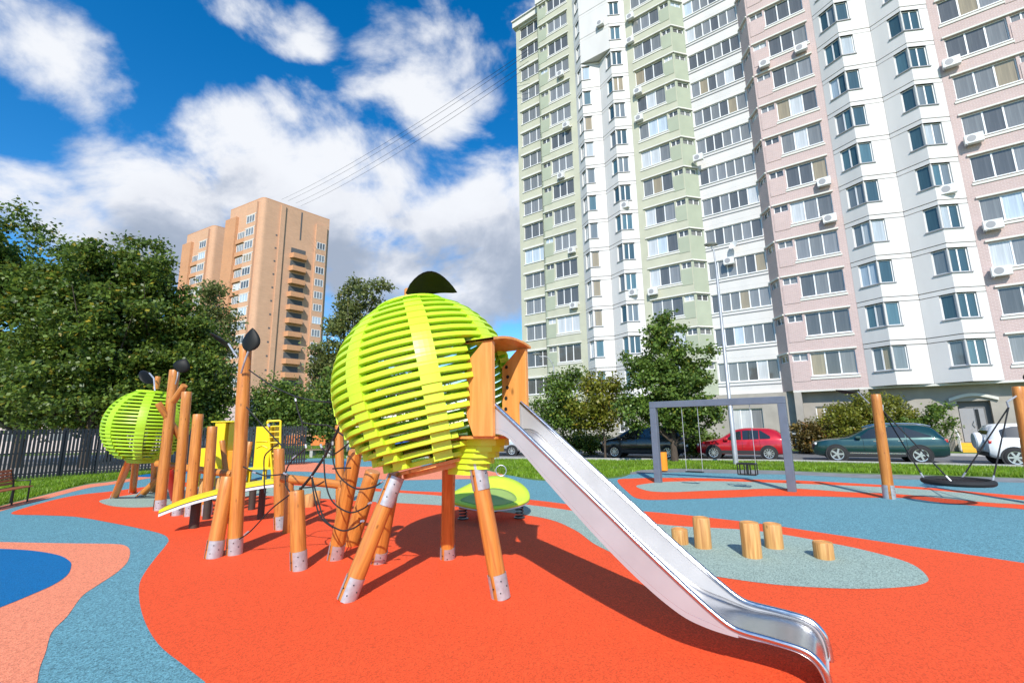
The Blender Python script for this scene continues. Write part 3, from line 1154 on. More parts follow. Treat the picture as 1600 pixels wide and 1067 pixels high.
HW = .33
mb = MB()
cross = [(-HW, .05), (-HW + .03, .018), (-HW + .075, 0), (0, 0), (HW - .075, 0), (HW - .03, .018), (HW, .05)]
vs, fs = [], []
kc = len(cross)
for i, p in enumerate(bed):
    fade = 1.0 if p.x < 3.45 else max(.12, 1 - (p.x - 3.45) / .3)
    for (o, dz) in cross:
        vs.append(tuple(W(p.x, o, p.y + dz * fade)))
for i in range(len(bed) - 1):
    for j in range(kc - 1):
        fs.append((i * kc + j, (i + 1) * kc + j, (i + 1) * kc + j + 1, i * kc + j + 1))
mb.add(vs, fs)
o = mb.build('bed', SLIDE, SL, True, auto=False, M=pms)
sd = o.modifiers.new('thick', 'SOLIDIFY')
sd.thickness = .006
for s in (-1, 1):
    mb = MB()
    vs, fs = [], []
    ts = [1.22 + (3.66 - 1.22) * i / 60 for i in range(61)]
    for t in ts:
        vs.append(tuple(W(t, s * HW, max(interp(rail, t), interp(bed, t) + .045))))
        vs.append(tuple(W(t, s * HW, interp(bed, t) - .005)))
    for i in range(60):
        fs.append((2 * i, 2 * i + 1, 2 * i + 3, 2 * i + 2))
    mb.add(vs, fs)
    o = mb.build('side_wall', SLIDE2, SL, False, M=pms)
    sd = o.modifiers.new('thick', 'SOLIDIFY')
    sd.thickness, sd.offset = .006, 0
    rp = [W(p.x, s * HW, max(p.y, .012)) for p in rail]
    MB().tube(rp, .023, 10).build('rail', SLIDE, SL, True, M=pms)
    # front flange of the run-out
    mb = MB()
    vs, fs = [], []
    ts2 = [i for i, p in enumerate(rail) if p.x > 3.64]
    for i in ts2:
        vs.append(tuple(W(rail[i].x, s * HW, rail[i].y)))
        j = min(range(len(bed)), key=lambda q: abs((bed[q].x - 3.6) / .62 - (rail[i].x - 3.6) / .65) + abs(bed[q].y - rail[i].y) * .6)
        vs.append(tuple(W(bed[j].x, s * (HW - .004), bed[j].y)))
    for i in range(len(ts2) - 1):
        fs.append((2 * i, 2 * i + 1, 2 * i + 3, 2 * i + 2))
    mb.add(vs, fs)
    mb.build('run_out_side', SLIDE2, SL, True, auto=False, M=pms)
    MB().box(1.205, 1.235, -.02, .02, 1.88, 2.27, Matrix()).build('end_bracket', SLIDE2, SL, M=pms @ MW @ Matrix.Translation((0, s * (HW + .012), 0)))
MB().tube([W(4.225, -HW, .02), W(4.225, HW, .02)], .012, 8).build('foot_bar', SLIDE2, SL, True, M=pms)

# ================================================================ ROPE NET
NET = thing('climbing_net', 'black rope net strung between the tallest post and the big ball', 'net', (-3.2, 7.0, 0))
bpy.context.view_layer.update()
pmn = NET.matrix_basis.inverted()


def nd(x, y):
    return AT(x, y, 7.72 - 1.75 * (x - 384) / 216)


ropes = [[(389, 578), (424, 602), (461, 619)], [(461, 619), (492, 626), (528, 629)], [(461, 619), (465, 640), (472, 660)], [(472, 660), (474, 680), (478, 699)], [(478, 699), (470, 707), (460, 715)],
         [(460, 715), (448, 704), (436, 692)], [(436, 692), (410, 664), (385, 636)], [(472, 660), (490, 663), (512, 664)], [(512, 664), (526, 673), (541, 684)],
         [(460, 715), (450, 728), (446, 740)], [(446, 740), (430, 742), (413, 743)], [(413, 743), (397, 737), (380, 729)], [(413, 743), (413, 715), (422, 703), (436, 692)], [(413, 743), (413, 757), (414, 770)],
         [(446, 740), (447, 758), (455, 771)], [(372, 843), (392, 829), (424, 795), (455, 771)], [(502, 700), (510, 705), (520, 711)], [(520, 695), (521, 722), (532, 746), (556, 763), (582, 761), (598, 752)],
         [(506, 716), (509, 755), (520, 784), (545, 800), (566, 795), (578, 786)], [(487, 743), (497, 782), (508, 812), (532, 828), (552, 825), (566, 815)], [(487, 743), (490, 770), (500, 806), (520, 824)],
         [(520, 711), (532, 703), (545, 692)], [(520, 732), (535, 731), (548, 731)], [(487, 743), (480, 752), (466, 768)], [(468, 762), (490, 760), (506, 752)]]
for rp in ropes:
    MB().tube(catmull([nd(*p) for p in rp], 6, False), .0105, 7).build('rope', ROPE, NET, True, M=pmn)
MB().tube([nd(532, 664), nd(508, 712), nd(487, 743), nd(468, 766)], .019, 8).build('rope', ROPE, NET, True, M=pmn)
for (x, y, dx, dy) in [(478, 697, 1, 6), (460, 714, -5, 4), (446, 740, 5, 2), (502, 697, -2, -6), (506, 714, 0, -5), (520, 692, 0, -6), (578, 786, 4, -2), (566, 814, 4, -1), (597, 752, 3, -2), (462, 625, 1, 4), (385, 833, 6, -5), (455, 771, -4, -4), (398, 738, 5, 2), (487, 743, 3, 4), (420, 665, 3, 4)]:
    MB().tube([nd(x - dx / 2, y - dy / 2), nd(x + dx / 2, y + dy / 2)], .016, 8).build('ferrule', STEEL, NET, True, M=pmn)

# ================================================================ BALANCE BOARD
A_, B_ = G(252, 838), G(432, 820)
A_.z = B_.z = 0
bd = thing('balance_board', 'arched balance board with yellow edge on short dark legs', 'balance board', (A_ + B_) / 2)
bpy.context.view_layer.update()
pmb = bd.matrix_basis.inverted()
tdir = (B_ - A_).normalized()
sdir = Vector((-tdir.y, tdir.x, 0))
curve = [(248, 799), (262, 793.5), (285, 785), (310, 777.5), (340, 769.5), (370, 762.5), (400, 757), (425, 753.5), (438, 752.5)]
cl = []
for (x, y) in curve:
    k = (x - 250) / 182
    p = A_.lerp(B_, k)
    cl.append(AT(x, y, p.y))
cl = catmull(cl, 4, False)


def board(name, dz0, dz1, w0, m):
    mb = MB()
    vs, fs = [], []
    n = len(cl)
    for i, p in enumerate(cl):
        s = i / (n - 1)
        w = w0 * (.25 + .75 * min(1, (min(s, 1 - s) / .18)) ** .5)
        for q in ((-.0, dz1), (w, dz1), (w, dz0), (-.0, dz0)):
            vs.append(tuple(p + sdir * q[0] + Vector((0, 0, q[1]))))
    for i in range(n - 1):
        for j in range(4):
            fs.append((i * 4 + j, i * 4 + (j + 1) % 4, (i + 1) * 4 + (j + 1) % 4, (i + 1) * 4 + j))
    fs += [(0, 1, 2, 3), tuple((n - 1) * 4 + j for j in (3, 2, 1, 0))]
    mb.add(vs, fs)
    bm_ = mb.build(name, m, bd, False, M=pmb)
    return bm_


board('deck', -.030, .022, .62, YELL)
board('deck_core', -.048, -.0305, .615, BROWNB)
board('edge_board', -.098, -.0485, .62, WHITEP)
for (x, y, hw) in ((300, 826, .09), (320, 812, .08), (391, 797, .08), (405, 812, .07), (358, 800, .08)):
    b = G(x, y)
    i = min(range(len(cl)), key=lambda q: abs((cl[q].x / cl[q].y) - (b.x / b.y)))
    z = cl[i].z - .10
    MB().lathe([(0, 0), (hw, 0), (hw, z), (0, z)], 14).build('leg', BROWNB, bd, True, M=pmb @ Matrix.Translation((b.x, b.y + .05, 0)))

# ================================================================ LEAF ROCKER ON SPRINGS
lc = G(768, 806)
lk = thing('leaf_rocker', 'lime leaf shaped rocking platform on black springs under the big ball', 'rocker', (lc.x, lc.y, 0))
mb = MB()
outline = []
for k in range(48):
    a = 2 * math.pi * k / 48
    x = math.cos(a)
    y = math.sin(a)
    rx_, ry_ = .94, .80
    if x < 0:
        ry2 = ry_ * (1 - .55 * abs(x) ** 1.6)
        rx2 = 1.02
    else:
        ry2, rx2 = ry_, .86
    outline.append((x * rx2, y * ry2))


def leaf_z(x, y):
    return .36 + .42 * max(0, y + .2) ** 1.5 + .06 * x * x * (1 if x > 0 else .6) - .05 * max(0, -y)


def leaf_disc(sc, z_off, th, m, name, oy=0.0, cut=False):
    mb = MB()
    vs = [(0, oy, leaf_z(0, oy) + z_off)]
    rings = 7
    for r_ in range(1, rings + 1):
        for (x, y) in outline:
            px_, py_ = x * sc * r_ / rings, y * sc * r_ / rings + oy
            vs.append((px_, py_, leaf_z(px_, py_) + z_off))
    nb = len(outline)
    fs = [(0, 1 + k, 1 + (k + 1) % nb) for k in range(nb)]
    for r_ in range(rings - 1):
        for k in range(nb):
            a, b = 1 + r_ * nb + k, 1 + r_ * nb + (k + 1) % nb
            fs.append((a, a + nb, b + nb, b))
    mb.add(vs, fs)
    o = mb.build(name, m, lk, True, auto=False)
    s = o.modifiers.new('thick', 'SOLIDIFY')
    s.thickness, s.offset = th, -1
    return o


leaf_disc(1.0, 0, .06, mat('rocker_lime', (.56, .74, .045), .5, var=.05), 'leaf_plate')
leaf_disc(.66, .012, .012, LIMEP, 'seat_mat', -.16)
leaf_disc(.99, -.062, .022, WHITEP, 'base_plate')
for (x, y) in ((-.60, -.32), (.62, -.30), (0, .45)):
    zt = leaf_z(x, y) - .085
    pts = [(x + .085 * math.cos(k * .55), y + .085 * math.sin(k * .55), .02 + (zt - .02) * k / 46) for k in range(47)]
    MB().tube(pts, .014, 6).build('spring', BLACKM, lk, True)
    MB().lathe([(0, 0), (.12, 0), (.12, .016), (0, .016)], 16).build('spring_foot', BLACKM, lk, M=Matrix.Translation((x, y, .012)))

# ================================================================ SWING FRAME
sl, sr = G(1029, 754), G(1238, 768)
zt = (AT(1017, 627, sl.y).z + AT(1224, 620, sr.y).z) / 2
sw = thing('swing_stand', 'grey square steel swing frame standing on the far grey oval', 'swing frame', (sl + sr) / 2)
bpy.context.view_layer.update()
pmw = sw.matrix_basis.inverted()
ax = (sr - sl).normalized()
ay = Vector((-ax.y, ax.x, 0))
MS = Matrix(((ax.x, ay.x, 0, sl.x), (ax.y, ay.y, 0, sl.y), (0, 0, 1, 0), (0, 0, 0, 1)))
span = (sr - sl).length
hs_ = .105
MB().box(-hs_, hs_, -hs_, hs_, 0, zt - 2 * hs_).build('upright', SWING, sw, bevel=.012, M=pmw @ MS)
MB().box(span - hs_, span + hs_, -hs_, hs_, 0, zt - 2 * hs_).build('upright', SWING, sw, bevel=.012, M=pmw @ MS)
MB().box(-hs_, span + hs_, -hs_, hs_, zt - 2 * hs_ + .002, zt).build('crossbeam', SWING, sw, bevel=.012, M=pmw @ MS)


def swing(label, s0, s1, zseat, kind):
    o_ = MS @ Vector(((s0 + s1) / 2, 0, 0))
    e = thing('swing', label, 'swing', o_, 0, 'swings on the grey frame')
    bpy.context.view_layer.update()
    q = e.matrix_basis.inverted() @ MS
    for s in (s0, s1):
        if kind == 'flat':
            MB().tube([(s, 0, zt - 2 * hs_ + .004), (s, 0, zseat + .01)], .009, 6).build('chain', STEEL, e, True, M=q)
        else:
            MB().tube([(s, 0, zt - 2 * hs_ + .004), (s, 0, zseat + .30)], .009, 6).build('chain', STEEL, e, True, M=q)
    if kind == 'flat':
        MB().box(s0 - .02, s1 + .02, -.1, .1, zseat - .03, zseat).build('seat', BLACKM, e, bevel=.012, M=q)
    else:
        MB().box(s0, s1, -.15, .15, zseat - .03, zseat).build('seat', BLACKM, e, bevel=.012, M=q)
        for yy in (-.15, .15):
            MB().tube([(s0 - .01, yy, zseat + .30), (s1 + .01, yy, zseat + .30)], .022, 8).build('safety_bar', BLACKM, e, True, M=q)
        for s in (s0, s1, (s0 + s1) / 2 - .05, (s0 + s1) / 2 + .05):
            for yy in (-.15, .15):
                MB().tube([(s, yy, zseat - .02), (s, yy, zseat + .30)], .018, 6).build('cage_bar', BLACKM, e, True, M=q)
        for s in (s0, s1):
            MB().tube([(s, -.15, zseat + .30), (s, .15, zseat + .30)], .022, 8).build('cage_bar', BLACKM, e, True, M=q)


def frame_s(x):
    d = ray(x, 690)
    # intersect with swing plane
    a = np.array([[ax.x, -d.x], [ax.y, -d.y]])
    s, t = np.linalg.solve(a, [-sl.x, -sl.y])
    return float(s), float(CAM_H + t * d.z)


s0, s1 = frame_s(1069)[0], frame_s(1094)[0]
swing('flat black swing seat hanging at the left of the grey frame', s0, s1, .43, 'flat')
s0, s1 = frame_s(1150)[0], frame_s(1177)[0]
swing('black caged toddler swing seat hanging at the right of the grey frame', s0, s1, .43, 'cage')

# ================================================================ NEST SWING
e, nb, ntp = post('timber post left of the nest swing with a narrow steel leaf', (1390, 779), (1368, 616), .125, h=.34, r2=.11)
add_leaf(e, [AT(1358, 630, nb.y), AT(1348, 620, nb.y - .05), AT(1340, 612, nb.y - .1)], .5, .36, (6, 4, 75), .02)
rb = G(1622, 789)
e, nb2, ntp2 = post('timber post right of the nest swing at the picture edge', None, None, .125, base=rb, top=AT(1590, 604, rb.y), h=.34, r2=.11)
add_leaf(e, [ntp2 + Vector((.05, -.1, -.25)), ntp2 + Vector((.15, -.15, -.05)), ntp2 + Vector((.2, -.2, .05))], .55, .4, (30, 20, -40), .1)
bc = AT(1496, 752, 11.15)
ns = thing('nest_swing', 'round black rope nest swing hanging between two timber posts', 'nest swing', (bc.x, bc.y, bc.z))
bpy.context.view_layer.update()
pmz = ns.matrix_basis.inverted()
MB().lathe([(.60 + .065 * math.cos(a), .065 * math.sin(a)) for a in [2 * math.pi * k / 10 for k in range(11)]], 48).build('ring', ROPE, ns, True)
for k in range(-5, 6):
    q = k * .1
    ln = math.sqrt(.58 ** 2 - q * q)
    MB().tube([(q, -ln, 0), (q, 0, -.03), (q, ln, 0)], .009, 5).build('web_rope', ROPE, ns, True)
    MB().tube([(-ln, q, .012), (0, q, -.018), (ln, q, .012)], .009, 5).build('web_rope', ROPE, ns, True)
hl = AT(1379, 641, nb.y - .05)
hr = AT(1576, 636, rb.y - .1)
for (hp, sx) in ((hl, -1), (hr, 1)):
    for sy in (-1, 1):
        a = Vector((sx * .46, sy * .36, .03)) + bc
        q = a.lerp(hp, .08)
        MB().tube([q, hp], .016, 7).build('hanger_rope', ROPE, ns, True, M=pmz)
        MB().tube([a, q], .02, 7).build('shackle', STEEL, ns, True, M=pmz)
    MB().tube([hp, hp + Vector((-sx * .02, 0, .12)), (ntp if sx < 0 else ntp2) + Vector((0, 0, -.18))], .022, 7).build('hook', STEEL, ns, True, M=pmz)

# ================================================================ STEEL HOOP
hp_ = G(783, 746)
ho = thing('steel_hoop', 'small bare steel hoop standing behind the leaf rocker', 'hoop', hp_)
MB().tube([(.2 * math.cos(a), 0, .26 + .2 * math.sin(a)) for a in [2 * math.pi * k / 24 for k in range(25)]], .018, 8).build('ring', STEEL, ho, True)
MB().tube([(0, 0, 0), (0, 0, .07)], .02, 8).build('foot', STEEL, ho, True)

# ================================================================ LITTER BIN
bb = G(1037, 737)
bn = thing('litter_bin', 'orange upright litter bin behind the left upright of the swing frame', 'bin', bb)
hz = AT(1037, 703, bb.y).z
MB().lathe([(0, .06), (.17, .06), (.175, .1), (.175, hz - .06), (.16, hz - .05), (.16, hz - .25), (0, hz - .25)], 20).build('bin_body', ORANGE, bn, True)
MB().lathe([(.19, hz - .06), (.19, hz - .04), (.1, hz), (0, hz)], 20).build('lid', BLACKM, bn, True)
MB().box(-.03, .03, -.03, .03, 0, .1).build('foot', BLACKM, bn)

# ================================================================ BENCH (left)
f1 = G(19, 790)
b2 = G(62, 780)
bdir = (b2 - f1).normalized()
bx_ = thing('park_bench', 'slatted wooden bench with black metal legs by the fence', 'bench', f1)
bpy.context.view_layer.update()
nrm = Vector((bdir.y, -bdir.x, 0))
MBn = Matrix(((bdir.x, -nrm.x, 0, f1.x), (bdir.y, -nrm.y, 0, f1.y), (0, 0, 1, 0), (0, 0, 0, 1)))
q = bx_.matrix_basis.inverted() @ MBn
BW = wood('bench_wood', (.42, .15, .05), (.27, .085, .025), .5, scale=.8)
for k in range(4):
    MB().box(-1.3, .75, -.02 + k * .105, .07 + k * .105, .43, .46).build('seat_slat', BW, bx_, bevel=.006, M=q)
for k in range(5):
    z = .52 + k * .088
    MB().box(-1.3, .72, .40 + .02 * k, .43 + .02 * k, z, z + .07).build('back_slat', BW, bx_, bevel=.006, M=q)
for s in (-1.1, 0.0, .66):
    MB().tube([(s, .02, 0), (s, .02, .43)], .022, 8).build('leg', BLACKM, bx_, True, M=q)
    MB().tube([(s, .40, 0), (s, .38, .43), (s, .47, .93)], .022, 8).build('leg', BLACKM, bx_, True, M=q)
MB().tube([(.66, .02, .43), (.66, .02, .62), (.66, .40, .62), (.66, .40, .43)], .018, 8).build('armrest', BLACKM, bx_, True, M=q)

# ================================================================ PARK SEATS far behind the net
pb = G(490, 716)
et = thing('park_table', 'low timber bench on the path behind the climbing net', 'bench', (pb.x, pb.y + 1.2, 0))
TW = wood('weathered_timber', (.30, .21, .14), (.2, .13, .08), .7)
for k in range(4):
    MB().box(-.9, .9, -.3 + .15 * k, -.17 + .15 * k, .48, .53).build('seat_slat', TW, et)
for s in (-.6, .6):
    MB().box(s - .1, s + .1, -.25, .25, 0, .478).build('leg', KERB, et)

# ================================================================ YELLOW CLIMBING FRAME
yb = 16.5
yA, yB = AT(326, 742, yb), AT(438, 740, yb)
YF = thing('yellow_play_frame', 'yellow play house panels with ladder behind the timber posts', 'play house', (yA.x, yb, 0))
bpy.context.view_layer.update()
pmy = YF.matrix_basis.inverted()


def ypanel(x0, x1, y0, y1, Y, d=.5, m=YEL, name='panel'):
    a, b = AT(x0, y1, Y), AT(x1, y0, Y)
    z0 = max(.02, a.z)
    return MB().box(a.x, b.x, Y, Y + d, z0, b.z).build(name, m, YF, bevel=.02, M=pmy), a, b


p, a, b = ypanel(329, 353, 658, 735, yb, .5)
ypanel(352, 359, 660, 735, yb + .05, .45, YELL)
p, a, b = ypanel(310, 328, 700, 737, yb + .02, .8)
p, a, b = ypanel(329, 366, 657.5, 660, yb - .05, .7, YELL, 'top_board')
p, a, b = ypanel(352, 366, 704, 735, yb + .1, .5, ORANGE, 'orange_panel')
p, a, b = ypanel(395, 424, 666, 732, yb - .1, .35)
for k in range(2):
    x0, x1 = 400, 418
    y = 690 + 7 * k
    pts = [AT(x0, y + 3 * k, yb - .11), AT((x0 + x1) / 2, y - 1, yb - .12), AT(x1, y + 3 * k, yb - .11)]
    MB().tube(catmull(pts, 5, False), .02, 6).build('moulded_rib', YELL, p, True, M=Matrix())
    p.children[-1].matrix_basis = p.matrix_basis.inverted() @ pmy
ypanel(424, 429, 666, 736, yb, .4, mat('yellow_side', (.80, .50, .008), .45), 'side_panel')
ypanel(386, 428, 730, 734, yb - .15, .6, YELL, 'base_board')
for x in (390, 414, 427):
    a = AT(x, 738, yb)
    MB().box(a.x - .05, a.x + .05, yb - .05, yb + .05, 0, AT(x, 731, yb).z).build('foot', YEL, YF, M=pmy)
    a2 = AT(x - 84, 738, yb)
    MB().box(a2.x - .05, a2.x + .05, yb + .1, yb + .2, 0, AT(x, 731, yb).z).build('foot', YEL, YF, M=pmy)
l0, l1, l2, l3 = AT(429, 735, yb - .2), AT(418, 658, yb - .2), AT(438, 735, yb - .15), AT(438.5, 657, yb - .15)
for (a, b) in ((l0, l1), (l2, l3)):
    MB().tube([(a.x, a.y, 0), b], .035, 8).build('ladder_rail', YEL, YF, True, M=pmy)
for k in range(9):
    s = .12 + .11 * k
    a, b = l0.lerp(l1, s), l2.lerp(l3, s)
    MB().tube([a, b], .025, 6).build('ladder_rung', YEL, YF, True, M=pmy)
MB().tube([l1, l3], .035, 8).build('ladder_top', YEL, YF, True, M=pmy)

# ================================================================ FENCE
FL = [Vector(p) for p in ((-27.5, 11.5), (-21.3, 18.5), (-19.2, 21.5), (-15.7, 24.2), (-11.5, 26.0))]
fe_ = thing('metal_fence', 'black metal picket fence in front of the dark trees', 'fence', (FL[1].x, FL[1].y, 0))
bpy.context.view_layer.update()
pmf_ = fe_.matrix_basis.inverted()
FENCEM = mat('fence_paint', (.012, .016, .02), .5, var=.2)
picket = MB().box(-.043, .043, -.012, .012, .06, 2.1).mesh('picket', FENCEM)
npk = 0
for i in range(len(FL) - 1):
    a, b = FL[i], FL[i + 1]
    t = (b - a).normalized()
    an = math.atan2(t.y, t.x)
    n = int((b - a).length / .125)
    if i == 0:
        lo = int(n * .45)
    else:
        lo = 0
    for k in range(lo, n):
        p = a + t * (k + .5) * .125
        if npk < 290:
            link('picket', picket, fe_, pmf_ @ Matrix.Translation((p.x, p.y, 0)) @ Matrix.Rotation(an, 4, 'Z'))
            npk += 1
    Mx = Matrix.Translation((a.x, a.y, 0)) @ Matrix.Rotation(an, 4, 'Z')
    Ln = (b - a).length
    for z in (.25, 1.1, 1.92):
        MB().box(0, Ln, .014, .05, z, z + .05).build('rail', FENCEM, fe_, M=pmf_ @ Mx)
    for k in range(int(Ln / 2.5) + 1):
        s = min(Ln, k * 2.5)
        MB().box(s - .045, s + .045, .052, .13, 0, 2.15).build('fence_post', FENCEM, fe_, M=pmf_ @ Mx)

# ================================================================ PANEL HIGH-RISE
FA, FD = .634, 46.64
FDIR = Vector((math.cos(FA), -math.sin(FA)))
FNRM = Vector((-math.sin(FA), -math.cos(FA)))
FP0 = Vector((0, FD))


def FW(s, o, z):
    p = FP0 + FDIR * s + FNRM * o
    return Vector((p.x, p.y, z))


def FS(x, y, o):
    d = ray(x, y)
    P = FP0 + FNRM * o
    a = np.array([[FDIR.x, -d.x], [FDIR.y, -d.y]])
    s, t = np.linalg.solve(a, [-P.x, -P.y])
    return float(s), float(CAM_H + t * d.z)


def brickmat(name, c, mortar, sx=.26, sy=.085):
    m = bpy.data.materials.new(name)
    m.use_nodes = True
    nt = m.node_tree
    N, L = nt.nodes.new, nt.links.new
    p = nt.nodes['Principled BSDF']
    p.inputs['Roughness'].default_value = .85
    tc = N('ShaderNodeTexCoord')
    mp = N('ShaderNodeMapping')
    mp.inputs['Rotation'].default_value = (R(90), 0, 0)
    L(tc.outputs['Object'], mp.inputs[0])
    br = N('ShaderNodeTexBrick')
    br.inputs['Color1'].default_value = (*c, 1)
    br.inputs['Color2'].default_value = (*[q * .9 for q in c], 1)
    br.inputs['Mortar'].default_value = (*mortar, 1)
    br.inputs['Scale'].default_value = 1
    br.inputs['Mortar Size'].default_value = .012
    br.inputs['Brick Width'].default_value = sx
    br.inputs['Row Height'].default_value = sy
    L(mp.outputs[0], br.inputs['Vector'])
    no = N('ShaderNodeTexNoise')
    no.inputs['Scale'].default_value = .5
    no.inputs['Detail'].default_value = 5
    L(tc.outputs['Object'], no.inputs['Vector'])
    mr = N('ShaderNodeMapRange')
    L(no.outputs[0], mr.inputs[0])
    mr.inputs[3].default_value, mr.inputs[4].default_value = .88, 1.1
    h = N('ShaderNodeHueSaturation')
    L(br.outputs['Color'], h.inputs['Color'])
    L(mr.outputs[0], h.inputs['Value'])
    L(h.outputs[0], p.inputs['Base Color'])
    bp = N('ShaderNodeBump')
    bp.inputs['Strength'].default_value = .3
    bp.inputs['Distance'].default_value = .01
    L(br.outputs['Fac'], bp.inputs['Height'])
    bp.invert = True
    L(bp.outputs[0], p.inputs['Normal'])
    MATS[name] = m
    return m


WGREEN = mat('wall_green', (.465, .465, .355), .85, var=.07, vscale=.8, rand=.03)
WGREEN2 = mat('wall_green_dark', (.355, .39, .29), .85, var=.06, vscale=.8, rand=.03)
WPINK = brickmat('wall_pink', (.52, .385, .355), (.60, .50, .47))
WWHITE = mat('wall_white', (.63, .612, .585), .8, var=.06, vscale=.7, rand=.03, stretch=(1, 1, .35))
WTRIM = mat('trim_cream', (.64, .625, .565), .75, var=.05)
WBASE = mat('plinth_concrete', (.36, .33, .285), .9, var=.14, vscale=.9)
WINF = mat('window_frame', (.78, .78, .77), .45)
WINS = mat('sill_metal', (.30, .30, .31), .5)
PANE = glassmat('pane', (.105, .108, .105), (.52, .54, .55))
PANEB = glassmat('pane_blue', (.045, .085, .10), (.40, .44, .46))
ACM = mat('ac_white', (.68, .68, .66), .5)
OPENDARK = mat('opening_dark', (.10, .10, .10), .9)  # for small tower lights and for hollows whose shade is painted flat

s_base = FW(24, 0, 0)
HR = thing('apartment_block', 'tall panel apartment block with white, green and pink bays behind the cars', 'building', (s_base.x, s_base.y, 0))
bpy.context.view_layer.update()
pmh = HR.matrix_basis.inverted()
FH = 2.8
SILL = 2.172


class Face:
    """A vertical strip of facade from (s0,o0) to (s1,o1); local X runs along it, local Y into the building."""
    def __init__(f, s0, o0, s1, o1):
        a, b = FW(s0, o0, 0), FW(s1, o1, 0)
        f.len = (b - a).length
        x = (b - a).normalized()
        y = Vector((-x.y, x.x, 0))
        if y.dot(Vector((FNRM.x, FNRM.y, 0))) > 0:
            y = -y
        f.M = pmh @ Matrix(((x.x, y.x, 0, a.x), (x.y, y.y, 0, a.y), (0, 0, 1, 0), (0, 0, 0, 1)))


def wall_grid(mb, x0, x1, z0, z1, holes, depth=.22, y0=0.0):
    xs = sorted({x0, x1} | {h[0] for h in holes} | {h[1] for h in holes})
    zs = sorted({z0, z1} | {h[2] for h in holes} | {h[3] for h in holes})
    for i in range(len(xs) - 1):
        for j in range(len(zs) - 1):
            cx, cz = (xs[i] + xs[i + 1]) / 2, (zs[j] + zs[j + 1]) / 2
            if any(h[0] < cx < h[1] and h[2] < cz < h[3] for h in holes):
                continue
            mb.add([(xs[i], y0, zs[j]), (xs[i + 1], y0, zs[j]), (xs[i + 1], y0, zs[j + 1]), (xs[i], y0, zs[j + 1])], [(0, 1, 2, 3)])

    def ring(a, b, c, d, inward):
        q = [(a, c), (b, c), (b, d), (a, d)]
        for k in range(4):
            p, r_ = q[k], q[(k + 1) % 4]
            vs = [(p[0], y0, p[1]), (r_[0], y0, r_[1]), (r_[0], y0 + depth, r_[1]), (p[0], y0 + depth, p[1])]
            mb.add(vs, [(0, 1, 2, 3) if inward else (3, 2, 1, 0)])
    ring(x0, x1, z0, z1, False)
    for h in holes:
        ring(*h, True)
    return mb


def window(face, x0, x1, z0, z1, npane, pane_m, depth=.10, split=True, sill=True, name='window', sillm=None):
    """White frame with mullions, a sill and separate panes."""
    w, h = x1 - x0, z1 - z0
    fw = .055
    mb = MB()
    mb.box(0, w, 0, .07, 0, fw).box(0, w, 0, .07, h - fw, h).box(0, fw, 0, .07, fw, h - fw).box(w - fw, w, 0, .07, fw, h - fw)
    cells = []
    pw = (w - 2 * fw) / npane
    for k in range(npane):
        a = fw + pw * k
        if k:
            mb.box(a - .04, a + .04, .0, .07, fw, h - fw)
        cells.append((a + (.04 if k else 0), a + pw - (.04 if k < npane - 1 else 0)))
    o = mb.build(name, WINF, HR, M=face.M @ Matrix.Translation((x0, depth, z0)))
    if sill:
        MB().box(-.06, w + .06, -depth - .07, .0, -.07, -.005).build('sill', sillm or WINF, o)
    if not split:
        cells = [(fw, w - fw)]
    for (a, b) in cells:
        MB().box(0, b - a, .0, .008, 0, h - 2 * fw).build('pane', pane_m, o, M=Matrix.Translation((a, .03, fw)))
    return o


def floors(lo, hi):
    return range(lo, hi + 1)


def zsill(n):
    return SILL + FH * (n - 1)


def ledge(face, x0, x1, z, name='ledge', m=WTRIM, d=.10, h=.11):
    MB().box(x0, x1, -d, -.003, z, z + h).build(name, m, HR, M=face.M)


def bay_flat(cols, top, wallm, wallm2, large, small, mirror, s_lo, s_hi, lo=2, pm_=PANE, split=True, o=0.0):
    f = Face(s_lo, o, s_hi, o)
    for n in floors(lo, top):
        zs = zsill(n)
        holes = [(large[0] - s_lo, large[1] - s_lo, zs, zs + 1.62)]
        if small:
            holes.append((small[0] - s_lo, small[1] - s_lo, zs + 1.08, zs + 1.62))
        wall_grid(MB(), 0, f.len, zs - .95, zs + 1.845, holes).build('wall_panel', wallm, HR, M=f.M)
        if small:   # flat render panel below the little window
            MB().box(small[0] - s_lo - .06, small[1] - s_lo + .02, -.03, -.002, zs - .35, zs + 1.0).build('render_panel', wallm2, HR, M=f.M)
        window(f, *holes[0], 3, pm_, split=split)
        if small:
            window(f, *holes[1], 2, pm_, split=False, sill=False, name='vent_window')
        l0, l1 = min(large[0], small[0] if small else 99) - s_lo - .1, max(large[1], small[1] if small else 0) - s_lo + .12
        ledge(f, l0, l1, zs + 1.66)
        MB().box(large[0] - s_lo - .12, large[1] - s_lo + .12, -.05, -.003, zs - .26, zs - .12).build('apron', WTRIM, HR, M=f.M)
    return f


def chamfer(s0, o0, s1, o1, wallm, top, lo=2):
    f = Face(s0, o0, s1, o1)
    for n in floors(lo, top):
        zs = zsill(n)
        hx = (.18, f.len - .12, zs + 1.08, zs + 1.62)
        wall_grid(MB(), .0, f.len, zs - .95, zs + 1.845, [hx]).build('wall_panel', wallm, HR, M=f.M)
        window(f, *hx, 2, PANE, split=False, sill=False, name='vent_window')
        ledge(f, -.04, f.len, zs + 1.66)
    return f


TOPA, TOPB, TOPE, TOPG, TOPH, TOPJ = 17, 17, 17, 15, 14, 13
